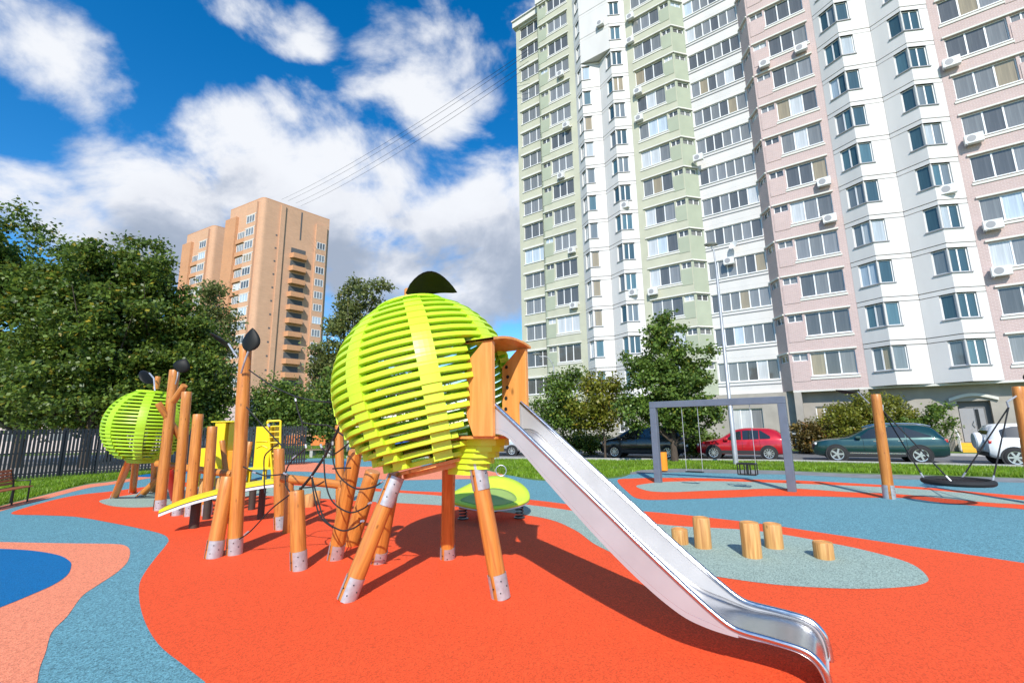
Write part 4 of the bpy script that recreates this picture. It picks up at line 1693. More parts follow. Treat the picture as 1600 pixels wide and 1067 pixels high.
# A: loggias at the left end
fa = Face(.45, -1.2, 4.22, -1.2)
for n in floors(2, TOPA):
    zs = zsill(n)
    hole = (.55, 3.45, zs, zs + 1.62)
    wall_grid(MB(), 0, fa.len, zs - .95, zs + 1.845, [hole]).build('wall_panel', WGREEN, HR, M=fa.M)
    window(fa, *hole, 3, PANE, split=False)
    ledge(fa, .4, 3.6, zs + 1.64, h=.2)
MB().box(-.25, fa.len + .2, -.4, .3, zsill(17) + 1.86, zsill(17) + 2.6).build('parapet', WTRIM, HR, M=fa.M)
MB().box(-.3, fa.len + .2, -.55, .3, zsill(17) + 2.6, zsill(17) + 2.75).build('cornice', WWHITE, HR, M=fa.M)
# B: green with loggia windows
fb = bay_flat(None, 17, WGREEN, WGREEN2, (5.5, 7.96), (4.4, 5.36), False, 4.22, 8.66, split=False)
MB().box(-.1, fb.len, -.2, .3, zsill(17) + 1.86, zsill(17) + 3.4).build('parapet', WTRIM, HR, M=fb.M)
fbs = Face(4.22, -1.2, 4.22, 0)


# white folded bays
def prow(sA, sK, sB, ok, left_win, right_win, nl, nr, top, lo=2, pm_=PANEB, split=True):
    f1, f2 = Face(sA, 0, sK, ok), Face(sK, ok, sB, 0)
    for n in floors(lo, top):
        zs = zsill(n)
        for f, side, nw in ((f1, 'l', nl), (f2, 'r', nr)):
            if side == 'l':
                hole = (f.len - left_win, f.len - .035, zs, zs + 1.62)
            else:
                hole = (.035, right_win, zs, zs + 1.62)
            mb = MB()
            wall_grid(mb, 0.006, f.len - .006, zs - .93, zs + 1.50 + .0, [(hole[0], hole[1], zs, zs + 1.50)])
            wall_grid(mb, 0.006, f.len - .006, zs + 1.55, zs + 1.82, [], .2, .012)
            mb.build('wall_panel', WWHITE, HR, M=f.M)
            window(f, hole[0], hole[1], zs + .005, zs + 1.50, nw, pm_, split=split, sillm=WINS, depth=.09)
    # backing so that the joints read as recessed grooves
    for f in (f1, f2):
        MB().box(0, f.len, .19, .24, zsill(lo) - .93, zsill(top) + 1.85).build('joint_backing', WINS, HR, M=f.M)
    return f1, f2


prow(8.66, 9.75, 11.37, .8, .85, .85, 3, 1, 17, split=False)
prow(11.37, 12.95, 14.29, .8, .75, 1.05, 1, 2, 17, split=False)
# upper storeys of the first white bay are filled out flat
f1, f2 = Face(9.78, .83, 12.92, .83), None
mb = MB()
for n in floors(14, 17):
    zs = zsill(n)
    mbp = MB()
    wall_grid(mbp, 0, f1.len, zs - .93, zs + 1.50, [], 1.0)
    wall_grid(mbp, 0, f1.len, zs + 1.53, zs + 1.83, [], 1.0, .012)
    mbp.build('wall_panel', WWHITE, HR, M=f1.M)
fE = bay_flat(None, 16, WGREEN, WGREEN2, (14.9, 17.49), (17.62, 18.42), True, 14.29, 18.5)
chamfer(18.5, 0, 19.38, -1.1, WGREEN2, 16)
# F: white wide windows, set back
ff = Face(19.38, -1.1, 23.72, -1.1)
for n in floors(2, 15):
    zs = zsill(n)
    hole = (.08, ff.len - .06, zs + .02, zs + 1.52)
    wall_grid(MB(), 0, ff.len, zs - .95, zs + 1.845, [hole]).build('wall_panel', WWHITE, HR, M=ff.M)
    window(ff, *hole, 6, PANE, sillm=WINF)
    ledge(ff, 0, ff.len, zs - .33, h=.06, m=WINS, d=.05)
chamfer(23.72, -1.1, 24.46, 0, WPINK, TOPG)
fG = bay_flat(None, TOPG, WPINK, WPINK, (25.71, 28.25), (24.66, 25.58), False, 24.46, 28.71)
prow(28.71, 30.05, 31.85, .8, 1.12, .85, 2, 1, TOPH)
prow(31.85, 33.41, 34.84, .8, .80, 1.10, 1, 2, TOPH)
fJ = bay_flat(None, TOPJ, WPINK, WPINK, (35.3, 38.1), (38.25, 39.2), True, 34.84, 39.6)
# inner mass, roof and ground floor
mb = MB()
core = [(.45, -1.45), (4.2, -1.45), (4.25, -.25), (18.4, -.26), (19.38, -1.35), (23.72, -1.35), (24.5, -.25), (39.5, -.25), (39.5, -15), (.45, -15)]
pts = [FW(s, o, 0).xy for s, o in core]
mb.prism([p.to_tuple() for p in pts], 4.0, zsill(17) + 1.84)
mb.build('core', WTRIM, HR, M=pmh)
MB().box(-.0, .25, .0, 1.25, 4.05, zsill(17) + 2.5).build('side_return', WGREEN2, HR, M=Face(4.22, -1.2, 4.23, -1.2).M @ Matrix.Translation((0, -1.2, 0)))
gf = Face(.45, -.75, 39.6, -.75)
gh = []
for (a, b, c, d) in ((25.6, 27.0, 1.2, 2.9), (20.0, 22.3, 1.0, 2.9), (6, 7.8, 1.2, 2.8), (1.4, 3.4, 1.2, 2.8), (15.2, 17.2, 1.2, 2.8), (29.4, 30.6, 1.0, 2.9), (11.0, 12.2, 1.2, 2.8)):
    gh.append((a - .45, b - .45, c, d))
dx0, dx1 = FS(1497, 640, -.75)[0] - .45, FS(1550, 640, -.75)[0] - .45
door_hole = (dx0, dx1, .52, 2.95)
wall_grid(MB(), 0, gf.len, 0, 4.0, gh + [door_hole], .5).build('ground_floor_wall', WBASE, HR, M=gf.M)
for h in gh:
    window(gf, *h, 3, PANE, depth=.12)
mb = MB()
for a, b, o in ((.45, 4.2, -1.2), (4.22, 18.5, 0), (19.3, 23.7, -1.1), (24.46, 39.6, 0)):
    MB().box(a - .45, b - .45, -.75 - o - .02, .2, 3.9, 4.02).build('soffit_slab', WTRIM, HR, M=gf.M)
# porch pillars and railing by the pink bay
for s in (24.7, 26.2 + 2.2):
    MB().box(s - .45 - .22, s - .45 + .22, -.8, -.4, 0, 3.9).build('porch_pillar', WBASE, HR, M=gf.M)
for z in (1.05, .7):
    MB().box(22.5 - .45, 25.0 - .45, -.9, -.86, z, z + .05).build('porch_rail', WINF, HR, M=gf.M)
# entrance
DOORM = mat('door_grey', (.30, .30, .31), .5, var=.05)
DOORF = mat('door_surround', (.13, .13, .13), .6)
dw = dx1 - dx0
dr = MB().box(.0, dw, 0, .06, 0, 2.43).build('entrance_door', DOORF, HR, M=gf.M @ Matrix.Translation((dx0, .34, .52)))
for k in (0, 1):
    a, b = (.08, dw * .5 - .01) if k == 0 else (dw * .5 + .01, dw - .3)
    MB().box(a, b, -.04, -.002, .02, 2.0).build('door_leaf', DOORM, dr)
MB().box(dw * .52, dw * .52 + .16, -.05, -.042, .75, 1.95).build('door_glass', BLACKM, dr)
MB().tube([(dw * .46, -.10, 1.3), (dw * .41, -.13, 1.1), (dw * .46, -.10, .9)], .02, 6).build('handle', STEEL, dr, True)
arch = MB()
poly = []
for k in range(13):
    q = k / 12
    poly.append((dx0 - .35 + (dw + .7) * q, 2.95 + .28 * math.sin(math.pi * q)))
vs = [(x, -.14, z) for x, z in poly] + [(x, -.14, z + .18) for x, z in poly] + [(x, .02, z) for x, z in poly] + [(x, .02, z + .18) for x, z in poly]
fs = []
for k in range(12):
    fs += [(k, k + 1, 14 + k, 13 + k), (26 + k, k, k + 1, 27 + k)[::-1], (13 + k, 14 + k, 40 + k, 39 + k)]
arch.add(vs, fs)
arch.build('door_arch', WTRIM, HR, M=gf.M)
STEPY = mat('step_yellow', (.80, .42, .03), .7, var=.08)
for k in range(3):
    MB().box(dx0 - .25, dx1 + .35, -.95 + .3 * k, -.655 + .3 * k if k < 2 else -.003, 0, .17 * (k + 1)).build('step', STEPY, HR, M=gf.M)
for s in (dx0 - .3, ):
    for k in range(9):
        MB().tube([(s, -1.0 + .1 * k, .05), (s, -1.0 + .1 * k, .85 + .05 * k)], .018, 5).build('railing_bar', WINF, HR, True, M=gf.M)
    MB().tube([(s, -1.05, .85), (s, -.1, 1.32)], .028, 6).build('handrail', WINF, HR, True, M=gf.M)

# air conditioners
acme = None
for (x, y, o, w) in [(1288, 285, 0, 1), (1297, 342, 0, 1), (1252, 76, 0, 1), (1551, 352, 0, 1.05), (1564, 424, 0, 1.05), (1521, 218, 0, 1.05), (1486, 99, 0, 1.05), (1481, 297, .25, 1), (877, 116, 0, .9), (886, 196, 0, .9), (878, 275, 0, .9), (895, 391, 0, .9), (898, 477, 0, .9),
                     (978, 321, .3, .9), (991, 457, .3, .9), (1021, 456, 0, 1), (939, 37, .8, .9), (986, 27, 0, .9), (986, 64, 0, .9), (998, 143, 0, .9), (1000, 185, 0, .9), (1092, 247, -.6, .95), (1140, 408, -1.1, .95), (1196, 100, 0, .9)]:
    s, z = FS(x, y, o + .2)
    f = Face(s - .42, o + .12, s + .42, o + .12)
    mb = MB().box(0, .8 * w, -.32, 0, -.28, .28)
    a = mb.build('air_conditioner', ACM, HR, M=f.M @ Matrix.Translation((0, 0, z)))
    MB().lathe([(.0, .004), (.21, .004), (.21, 0)], 16, frame((.3, -.322, 0), (0, -1, 0))).build('fan_grille', WINS, a)
    MB().box(.05, .1, -.3, .1, -.36, -.281).build('bracket', WINS, a)
s, z = FS(1148, 385, -.9)
f = Face(s - .3, -.9, s + .3, -.9)
MB().lathe([(0, 0), (.2, .03), (.38, .11)], 18, frame((.3, -.25, z), (-.5, -1, .5))).build('satellite_dish', ACM, HR, True, M=f.M)


# ================================================================ BRICK TOWERS
def tower(label, C0, zt, copy_of=None):
    if copy_of is not None:
        src = copy_of
        r_ = src.copy()
        COL.objects.link(r_)
        r_.location = C0
        r_['label'] = label
        for ch in list(src.children):
            c = ch.copy()
            COL.objects.link(c)
            c.parent = r_
            for g_ in ch.children:
                d = g_.copy()
                COL.objects.link(d)
                d.parent = c
        return r_
    e = thing('brick_tower', label, 'building', C0, 0, 'orange brick towers')
    BR = brickmat('tower_brick', (.60, .345, .205), (.56, .36, .25), .5, .15)
    BR2 = brickmat('tower_brick_deep', (.56, .27, .13), (.5, .3, .18), .5, .15)
    rd = Vector((10.1, 12.0, 0)).normalized()
    ld = Vector((-11.0, 6.0, 0)).normalized()
    MR = Matrix(((rd.x, -rd.y, 0, 0), (rd.y, rd.x, 0, 0), (0, 0, 1, 0), (0, 0, 0, 1)))     # X along right face, Y into block
    ly = Vector((ld.y, -ld.x, 0))
    ly = ly if ly.dot(rd) > 0 else -ly
    ML = Matrix(((ld.x, ly.x, 0, 0), (ld.y, ly.y, 0, 0), (0, 0, 1, 0), (0, 0, 0, 1)))
    F = (zt - 2.2) / 16.5
    LR, LL = 15.7, 12.6
    # main mass with rounded front corner
    pl = [(ld * LL).xy, (ld * 1.2).xy]
    for k in range(1, 6):
        q = k / 6
        p = (ld * 1.2) * (1 - q) ** 2 + (rd * .9) * q * q
        pl.append(p.xy)
    pl += [(rd * .9).xy, (rd * LR).xy, (rd * LR + ld * 10).xy, (ld * LL + rd * 10).xy]
    MB().prism([p.to_tuple() for p in pl], 0, zt).build('wall', BR, e)
    MB().prism([(p * 1.0 + Vector((0, 0))).to_tuple() for p in pl], zt + .004, zt + .25).build('roof_edge', BR2, e)
    # pilaster, slot of small lights, flat strip with groove shade in its colour
    MB().box(3.9, 4.9, -.35, -.002, 0, zt - .3).build('pilaster', BR, e, M=MR)
    MB().box(8.6, 8.95, -.03, -.002, zt * .86, zt - .4).build('recess_shade', OPENDARK, e, M=MR)
    # left lower wing
    MB().prism([((ld * 9.0) + Vector((-.3, -.55, 0))).xy.to_tuple(), ((ld * 13.2) + Vector((-.3, -.55, 0))).xy.to_tuple(), ((ld * 13.2) + rd * 6).xy.to_tuple(), ((ld * 9.0) + rd * 6).xy.to_tuple()], 0, zt - 2.6).build('wing', BR2, e)
    # bay column on left face
    MB().box(1.5, 5.2, -.45, -.002, 0, zt - .6).build('bay', BR, e, M=ML)
    MB().box(12.3, 15.0, -.5, -.002, 0, zt - 2.2).build('bay', BR, e, M=MR)
    wm = {}

    def win(M, x0, x1, y, z0, z1, np_):
        key = (round(x1 - x0, 2), round(z1 - z0, 2), np_)
        if key not in wm:
            w, h = x1 - x0, z1 - z0
            mb = MB().box(0, w, -.06, 0, 0, .1).box(0, w, -.06, 0, h - .1, h)
            for k in range(np_ + 1):
                q = (w - .1) * k / np_
                mb.box(q, q + .1, -.06, 0, .1, h - .1)
            wm[key] = (mb.mesh('window', WINF), MB().box(.05, w - .05, -.02, .0, .05, h - .05).mesh('pane', PANE))
        o = link('window', wm[key][0], e, M @ Matrix.Translation((x0, y, z0)))
        link('pane', wm[key][1], o, Matrix.Translation((0, .012, 0)))
    balc = MB()
    balc.prism([(0, 0), (3.9, 0), (3.5, -1.25), (.4, -1.25)], 0, .15)
    balc.prism([(0.02, -.02), (3.88, -.02), (3.5, -1.25), (3.4, -1.25), (3.4, -1.12), (.5, -1.12), (.5, -1.25), (.4, -1.25)], .16, .17)
    bm1 = balc.mesh('balcony', BR2)
    para = MB().box(.4, 3.5, -1.25, -1.13, 0, 1.0)
    para.add([(.4, -1.25, 0), (0, 0, 0), (0, 0, 1.0), (.4, -1.25, 1.0)], [(0, 1, 2, 3)]).add([(3.5, -1.25, 0), (3.9, 0, 0), (3.9, 0, 1.0), (3.5, -1.25, 1.0)], [(3, 2, 1, 0)])
    bm2 = para.mesh('parapet', BR2)
    door_shade_me = MB().box(.25, 3.65, -.03, -.004, 0, 2.45).mesh('balcony_door_shade', OPENDARK)  # door and the shade of its hollow painted as one flat dark sheet
    slab = MB().box(.3, 6, 0, .5, 0, .3)
    dot_me = MB().box(0, .4, -.02, -.003, 0, .4).mesh('stair_light', OPENDARK)
    band = MB().box(0, 3.9, -.05, -.002, 0, .16).mesh('band', WTRIM)
    for n in range(0, 16):
        z = .6 + F * n
        win(ML, 1.9, 4.9, -.45, z + .85, z + 2.6, 3)
        link('band', band, e, ML @ Matrix.Translation((1.45, -.45, z + 2.68)))
        if n < 15:
            win(ML, 5.4, 8.6, -.02, z + .9, z + 2.65, 5)
            o = link('loggia_wall', MB().box(5.25, 8.8, -.40, -.2, 0, 1.0).mesh('loggia_wall', BR2) if n == 0 else lw, e, ML @ Matrix.Translation((0, 0, z - .15)))
            lw = o.data
        if 1 <= n < 14:
            b = link('balcony', bm1, e, MR @ Matrix.Translation((6.6, -.003, z)))
            link('parapet', bm2, b, Matrix.Translation((0, 0, .155)))
            link('balcony_door_shade', door_shade_me, b, Matrix.Translation((0, 0, .18)))
        if n < 15:
            win(MR, 12.6, 14.7, -.5, z + .8, z + 2.5, 3)
            link('stair_light', dot_me, e, MR @ Matrix.Translation((3.2, 0, z + 1.2)))
    return e


tc0 = AT(412, 309, 95)
T1 = tower('nearer orange brick tower with stacked balconies right of the leafy trees', (tc0.x, 95, 0), tc0.z)
t2 = AT(334, 357, 109)
tower('farther orange brick tower peeking out left of the nearer tower', (t2.x, 109, 0), tc0.z, T1)
# low pale building behind the fence
lb_ = thing('low_building', 'low pale pink building behind the fence and trees', 'building', (-42, 44, 0))
LOWW = mat('low_wall', (.55, .45, .42), .85, var=.08)
MB().box(-26, 16, 0, 10, 0, 4.6).build('wall', LOWW, lb_)
MB().box(-26.3, 16.3, -.4, 10.3, 4.6, 4.9).build('roof', WBASE, lb_)
for k in range(9):
    MB().box(-24 + 4.4 * k, -22 + 4.4 * k, -.04, -.003, 1.2, 3.0).build('window', PANE, lb_)
# orange play items seen under the trees far behind the net
for k, (x, y, wd) in enumerate(((452, 702, 1.6), (468, 702, 1.0), (500, 702, 1.8), (520, 703, 1.2))):
    p = G(x, y)
    e = thing('orange_fence_panel', ['leftmost of the far orange panels under the trees', 'second of the far orange panels under the trees', 'third of the far orange panels under the trees', 'rightmost of the far orange panels under the trees'][k], 'panel', (p.x, p.y, 0), 0, 'far orange panels')
    MB().box(-wd / 2, wd / 2, 0, .08, .35, 1.3).build('board', mat('orange_panel', (.70, .22, .05), .7, var=.3, vscale=3), e, bevel=.03)
    MB().box(-wd / 2, -wd / 2 + .1, .082, .16, 0, 1.4).build('post', TW, e)
    MB().box(wd / 2 - .1, wd / 2, .082, .16, 0, 1.4).build('post', TW, e)


# ================================================================ CARS
TYRE = mat('tyre', (.015, .015, .016), .8)
RIM = mat('alloy', (.66, .67, .68), .3, .9)
CGLASS = mat('car_glass', (.018, .024, .026), .05, 0, .9)
CLAD = mat('car_cladding', (.02, .02, .021), .6)
CHROME = mat('chrome', (.75, .75, .76), .15, 1.0)
TAIL = mat('tail_lamp', (.42, .012, .012), .2, coat=1)
LAMP = mat('head_lamp', (.7, .72, .74), .12, coat=1)
PLATE = mat('number_plate', (.7, .7, .68), .5)


def lerp_prof(prof, x):
    for i in range(len(prof) - 1):
        if prof[i][0] <= x <= prof[i + 1][0]:
            k = (x - prof[i][0]) / (prof[i + 1][0] - prof[i][0])
            return [a + (b - a) * k for a, b in zip(prof[i][1:], prof[i + 1][1:])]
    return list(prof[-1][1:]) if x > prof[-1][0] else list(prof[0][1:])


def car(label, name, paint, Lc, Wc, prof, wb, xf, wr, loc, rz, win_x, pillars, spokes=10, chrome_line=False, spare=False, roof_rail=False, cat='car'):
    """prof rows: (x, z_low, z_belt, z_top, half width at belt, half width at top); x=0 is the nose."""
    e = thing(name, label, cat, loc, rz)
    ns_ = 44
    xs = [Lc * i / ns_ for i in range(ns_ + 1)]
    sec = []

    def smooth(x):
        acc = [0] * 5
        for dx, w in ((-.12, .25), (0, .5), (.12, .25)):
            v = lerp_prof(prof, min(max(x + dx, 0), Lc))
            acc = [a + w * b for a, b in zip(acc, v)]
        return acc

    def section(x):
        zl, zb, zt_, hb, ht = smooth(x)
        zm = zl + (zb - zl) * .45
        return [(0, zl), (hb * .86, zl), (hb * .965, zl + .10), (hb * 1.0, zm), (hb * .985, zb - .06), (hb * .955, zb), (ht + (hb * .955 - ht) * .06, zt_ - .05 * min(1, (zt_ - zb) * 4)), (ht * .86, zt_ - .008), (0, zt_ + .012)]
    vs, fs = [], []
    for x in xs:
        for (y, z) in section(x):
            vs.append((x, y, z))
        for (y, z) in section(x)[1:-1][::-1]:
            vs.append((x, -y, z))
    k = 16
    for i in range(ns_):
        for j in range(k):
            fs.append((i * k + j, i * k + (j + 1) % k, (i + 1) * k + (j + 1) % k, (i + 1) * k + j))
    fs += [tuple(range(k - 1, -1, -1)), tuple(ns_ * k + j for j in range(k))]
    fs = [f[::-1] for f in fs]
    bo = MB().add(vs, fs).build('body', paint, e, True, auto=False)
    bo.data.set_sharp_from_angle(angle=R(48))

    def surf(x, t, off=.006):
        s = section(x)
        a, b = Vector(s[5]), Vector(s[6])
        p = a.lerp(b, t)
        return (x, p.x + off, p.y)
    # side glass
    for side in (1, -1):
        for (xa, xb) in pillars:
            n = 10
            vs, fs = [], []
            for i in range(n + 1):
                x = xa + (xb - xa) * i / n
                hi = win_x(x)
                for t in (.07, hi):
                    q = surf(x, max(.075, t))
                    vs.append((q[0], q[1] * side, q[2]))
            for i in range(n):
                f = (2 * i, 2 * i + 1, 2 * i + 3, 2 * i + 2)
                fs.append(f if side < 0 else f[::-1])
            MB().add(vs, fs).build('side_window', CGLASS, e, True, auto=False)
    # windscreen and rear glass: strips over the sloping parts of the top line
    tops = [smooth(x) for x in xs]

    def glass_strip(x0, x1, nm):
        n = 8
        vs, fs = [], []
        for i in range(n + 1):
            x = x0 + (x1 - x0) * i / n
            s = section(x)
            hw = s[7][0] * 1.0
            vs += [(x, -hw, s[7][1] + .012), (x, 0, s[8][1] + .010), (x, hw, s[7][1] + .012)]
        for i in range(n):
            for j in range(2):
                a = i * 3 + j
                fs.append((a, a + 3, a + 4, a + 1)[::-1])
        MB().add(vs, fs).build(nm, CGLASS, e, True, auto=False)
    ws = [x for x, p in zip(xs, tops) if p[2] - p[1] > .06]
    x_ws0, x_ws1 = ws[0], pillars[0][0] + .38
    glass_strip(x_ws0 + .04, x_ws1, 'windscreen')
    glass_strip(pillars[-1][1] + .28, ws[-1] - .03, 'rear_window')
    hb = max(p[3] for p in tops)
    # sills, arches, wheels
    for side in (1, -1):
        MB().box(xf + wr + .05, xf + wb - wr - .05, side * hb * .88, side * hb * .985, prof[0][1] - .04, prof[0][1] + .13).build('sill', CLAD, e)
        for xw in (xf, xf + wb):
            Mw = Matrix.Translation((xw, side * (hb - .006), wr)) @ Matrix.Rotation(-side * R(90), 4, 'X')
            arc = MB()
            arc.lathe([(0, 0), (wr * 1.13, 0), (wr * 1.13, .016), (0, .016)], 28)
            arc.lathe([(wr * 1.10, .0), (wr * 1.19, 0), (wr * 1.17, .028), (wr * 1.10, .028)], 28, None, 0, 2 * math.pi)
            arc.build('wheel_arch', CLAD, e, True, M=Mw)
            w = MB().lathe([(wr * .66, .03), (wr * .72, .05), (wr * .93, .05), (wr, .03), (wr, -.17), (wr * .6, -.17)], 32).build('wheel', TYRE, e, True, M=Mw)
            rm = MB().lathe([(wr * .69, .035), (wr * .69, .048), (wr * .62, .045), (wr * .60, .02)], 32)
            rm.lathe([(0, .05), (wr * .16, .05), (wr * .18, .02)], 16)
            for q in range(spokes):
                a = 2 * math.pi * q / spokes
                wd = .055 if spokes > 6 else .10
                rm.box(wr * .12, wr * .64, -wr * wd, wr * wd, .028, .046, Matrix.Rotation(a, 4, 'Z'))
            rm.build('rim', RIM, w, True)
            MB().lathe([(0, .0), (wr * .66, .0), (wr * .66, .021), (0, .021)], 20).build('brake_disc', CLAD, w)
    # lamps, handles, mirrors, plates
    for side in (1, -1):
        s = section(.22)
        MB().box(.05, .50, -.035, .035, -.06, .06).build('headlight', LAMP, e, bevel=.03, M=Matrix.Translation((0, side * s[5][0] * .93, s[5][1] - .10)))
        s = section(Lc - .14)
        MB().box(-.28, .10, -.03, .03, -.075, .075).build('tail_light', TAIL, e, bevel=.03, M=Matrix.Translation((Lc - .10, side * s[5][0] * .975, s[5][1] - .09)))
        xm = pillars[0][0] + .12
        q = surf(xm, .12)
        MB().box(-.10, .10, -.02, .17, -.06, .07).build('mirror', paint, e, bevel=.03, M=Matrix.Translation((q[0], side * q[1] if side > 0 else -q[1] - .15, q[2] + .04)))
        for (xa, xb) in pillars[:2]:
            xh = xb - .18
            s = section(xh)
            MB().box(-.1, .1, -.012, .018, -.018, .018).build('door_handle', paint if not chrome_line else CHROME, e, M=Matrix.Translation((xh, side * s[4][0], s[4][1] - .03)))
        for xd in [p[1] + .03 for p in pillars[:2]] + [pillars[0][0] + .30]:
            s = section(xd)
            gap = MB().tube([(xd, side * (s[2][0] + .003), s[2][1] + .06), (xd, side * (s[3][0] + .003), s[3][1]), (xd, side * (s[4][0] + .003), s[4][1]), (xd, side * (s[5][0] + .003), s[5][1])], .006, 4)
            gap.build('door_gap', CLAD, e)
        if chrome_line:
            s = section(Lc / 2)
            MB().box(xf + wr + .12, xf + wb - wr - .12, side * (s[2][0] + .012) - .012, side * (s[2][0] + .012) + .012, s[2][1] + .06, s[2][1] + .10).build('chrome_strip', CHROME, e)
        if roof_rail:
            xa, xb = pillars[0][0] + .5, pillars[-1][1] + .1
            pts_ = [(x, side * (section(x)[7][0] + .03), section(x)[7][1] + .045) for x in [xa + (xb - xa) * i / 8 for i in range(9)]]
            MB().tube(pts_, .022, 6).build('roof_rail', CHROME, e, True)
    s = section(.05)
    MB().box(-.03, .02, -.55, .55, prof[0][1] + .18, prof[0][1] + .42).build('grille', CLAD, e, M=Matrix.Translation((.0, 0, 0)))
    MB().box(Lc - .03, Lc + .02, -.26, .26, .62, .74).build('number_plate', PLATE, e)
    MB().box(Lc - .06, Lc + .025, -.7, .7, prof[0][1] + .02, prof[0][1] + .2).build('rear_bumper', CLAD, e, bevel=.02)
    if spare:
        sp_ = MB().lathe([(0, .0), (.33, 0), (.36, .04), (.36, .18), (.31, .23), (0, .24)], 28).build('spare_wheel_cover', paint, e, True, M=Matrix.Translation((Lc + .01, 0, 1.0)) @ Matrix.Rotation(R(90), 4, 'Y'))
    return e


def carpaint(name, c, metal=.35):
    return mat(name, c, .32, metal, coat=1.0, var=.03)


CDIR = math.atan2(-.51, .86)       # nose to tail runs to the right and towards the camera


def car_loc(fw_px, rw_px, xf, hw):
    """ground point of the nose on the centre line, from the near wheels' contact points"""
    a, b = G(*fw_px), G(*rw_px)
    d = (b - a).normalized()
    n = Vector((-d.y, d.x, 0))
    return a - d * xf + n * hw, math.atan2(d.y, d.x), (b - a).length


suv = lambda zb: None
# red crossover
pr = [(0, .34, .72, .74, .62, .5), (.12, .30, .80, .82, .78, .62), (.45, .26, .92, .95, .88, .70), (1.0, .26, .97, 1.03, .90, .72), (1.28, .26, .97, 1.10, .90, .70), (2.0, .26, .97, 1.54, .905, .62), (2.5, .26, .98, 1.62, .905, .62), (3.5, .26, 1.03, 1.60, .90, .60), (3.95, .28, 1.08, 1.50, .885, .58), (4.24, .30, 1.06, 1.15, .86, .64), (4.38, .40, .96, .99, .78, .62)]
loc, rz, wb = car_loc((1116, 717), (1203, 719), .88, .90)
car('red crossover car parked between the tree and the grey swing upright', 'parked_car', carpaint('car_red', (.50, .008, .018)), 4.38, 1.8, pr, wb, .88, .345, loc, rz, lambda x: .88 if 1.9 < x < 3.2 else (.10 + .78 * max(0, (x - 1.38) / .52) if x <= 1.9 else max(.10, .88 - .72 * (x - 3.2) / .55)), [(1.42, 2.28), (2.34, 3.10), (3.14, 3.62)], 10)
# dark green SUV
pg = [(0, .36, .82, .85, .66, .5), (.10, .30, .92, .95, .84, .64), (.5, .26, 1.02, 1.06, .95, .76), (1.2, .26, 1.08, 1.13, .97, .78), (1.5, .26, 1.07, 1.20, .97, .76), (2.3, .26, 1.07, 1.63, .975, .69), (2.85, .26, 1.08, 1.73, .975, .69), (4.0, .26, 1.11, 1.72, .97, .67), (4.5, .28, 1.14, 1.62, .955, .64), (4.82, .30, 1.12, 1.24, .93, .68), (4.95, .40, 1.0, 1.03, .85, .64)]
loc, rz, wb = car_loc((1310, 722), (1441, 725), .9, .96)
car('dark green estate SUV with five spoke wheels parked behind the nest swing', 'parked_car', carpaint('car_green', (.010, .052, .050), .4), 4.95, 1.95, pg, wb, .90, .385, loc, rz, lambda x: .90 if 2.25 < x < 3.5 else (.10 + .80 * max(0, (x - 1.62) / .63) if x <= 2.25 else max(.10, .90 - .78 * (x - 3.5) / 1.0)), [(1.66, 2.62), (2.68, 3.50), (3.54, 4.40)], 5, True, False, True)
# black people carrier
pk = [(0, .34, .80, .84, .62, .5), (.12, .28, .90, .94, .82, .62), (.5, .24, 1.02, 1.07, .92, .72), (.95, .24, 1.08, 1.17, .93, .70), (1.95, .24, 1.10, 1.74, .935, .64), (2.6, .24, 1.12, 1.82, .935, .64), (4.1, .24, 1.14, 1.80, .93, .63), (4.5, .26, 1.14, 1.66, .92, .63), (4.68, .30, 1.10, 1.24, .90, .66), (4.8, .40, .95, 1.0, .8, .6)]
loc, rz, wb = car_loc((962, 715), (1045, 716.5), .92, .92)
loc, rz = loc, -.50
car('black high roofed people carrier behind the tree trunk', 'parked_car', carpaint('car_black', (.006, .007, .009), .2), 4.8, 1.86, pk, 2.98, .92, .35, loc, rz, lambda x: .90 if 1.8 < x < 3.9 else (.10 + .80 * max(0, (x - 1.05) / .75) if x <= 1.8 else max(.10, .9 - .6 * (x - 3.9) / .6)), [(1.1, 2.2), (2.26, 3.3), (3.36, 4.3)], 10)
# white off-roader with spare wheel (seen from behind its tail, heading right)
pw = [(0, .36, .82, .86, .66, .5), (.10, .32, .92, .95, .84, .66), (.5, .30, 1.02, 1.06, .90, .72), (1.15, .30, 1.06, 1.12, .91, .72), (1.95, .30, 1.08, 1.64, .91, .64), (2.5, .30, 1.10, 1.72, .91, .64), (3.7, .30, 1.12, 1.71, .91, .64), (3.98, .32, 1.10, 1.55, .90, .64), (4.06, .38, 1.02, 1.10, .86, .62), (4.10, .45, .9, .95, .8, .6)]
rwp = G(1588, 729.5)
dd = Vector((math.cos(-.535), math.sin(-.535), 0))
nn_ = Vector((-dd.y, dd.x, 0))
loc = rwp + nn_ * .91 + dd * 3.45
car('white off roader with a spare wheel cover on its tail at the picture edge', 'parked_car', carpaint('car_white', (.74, .75, .76), 0), 4.10, 1.82, pw, 2.6, .80, .365, loc, -.535 + math.pi, lambda x: .88 if 1.85 < x < 3.3 else (.10 + .78 * max(0, (x - 1.3) / .55) if x <= 1.85 else max(.12, .88 - .3 * (x - 3.3) / .5)), [(1.35, 2.2), (2.26, 3.0), (3.06, 3.7)], 6, False, True)
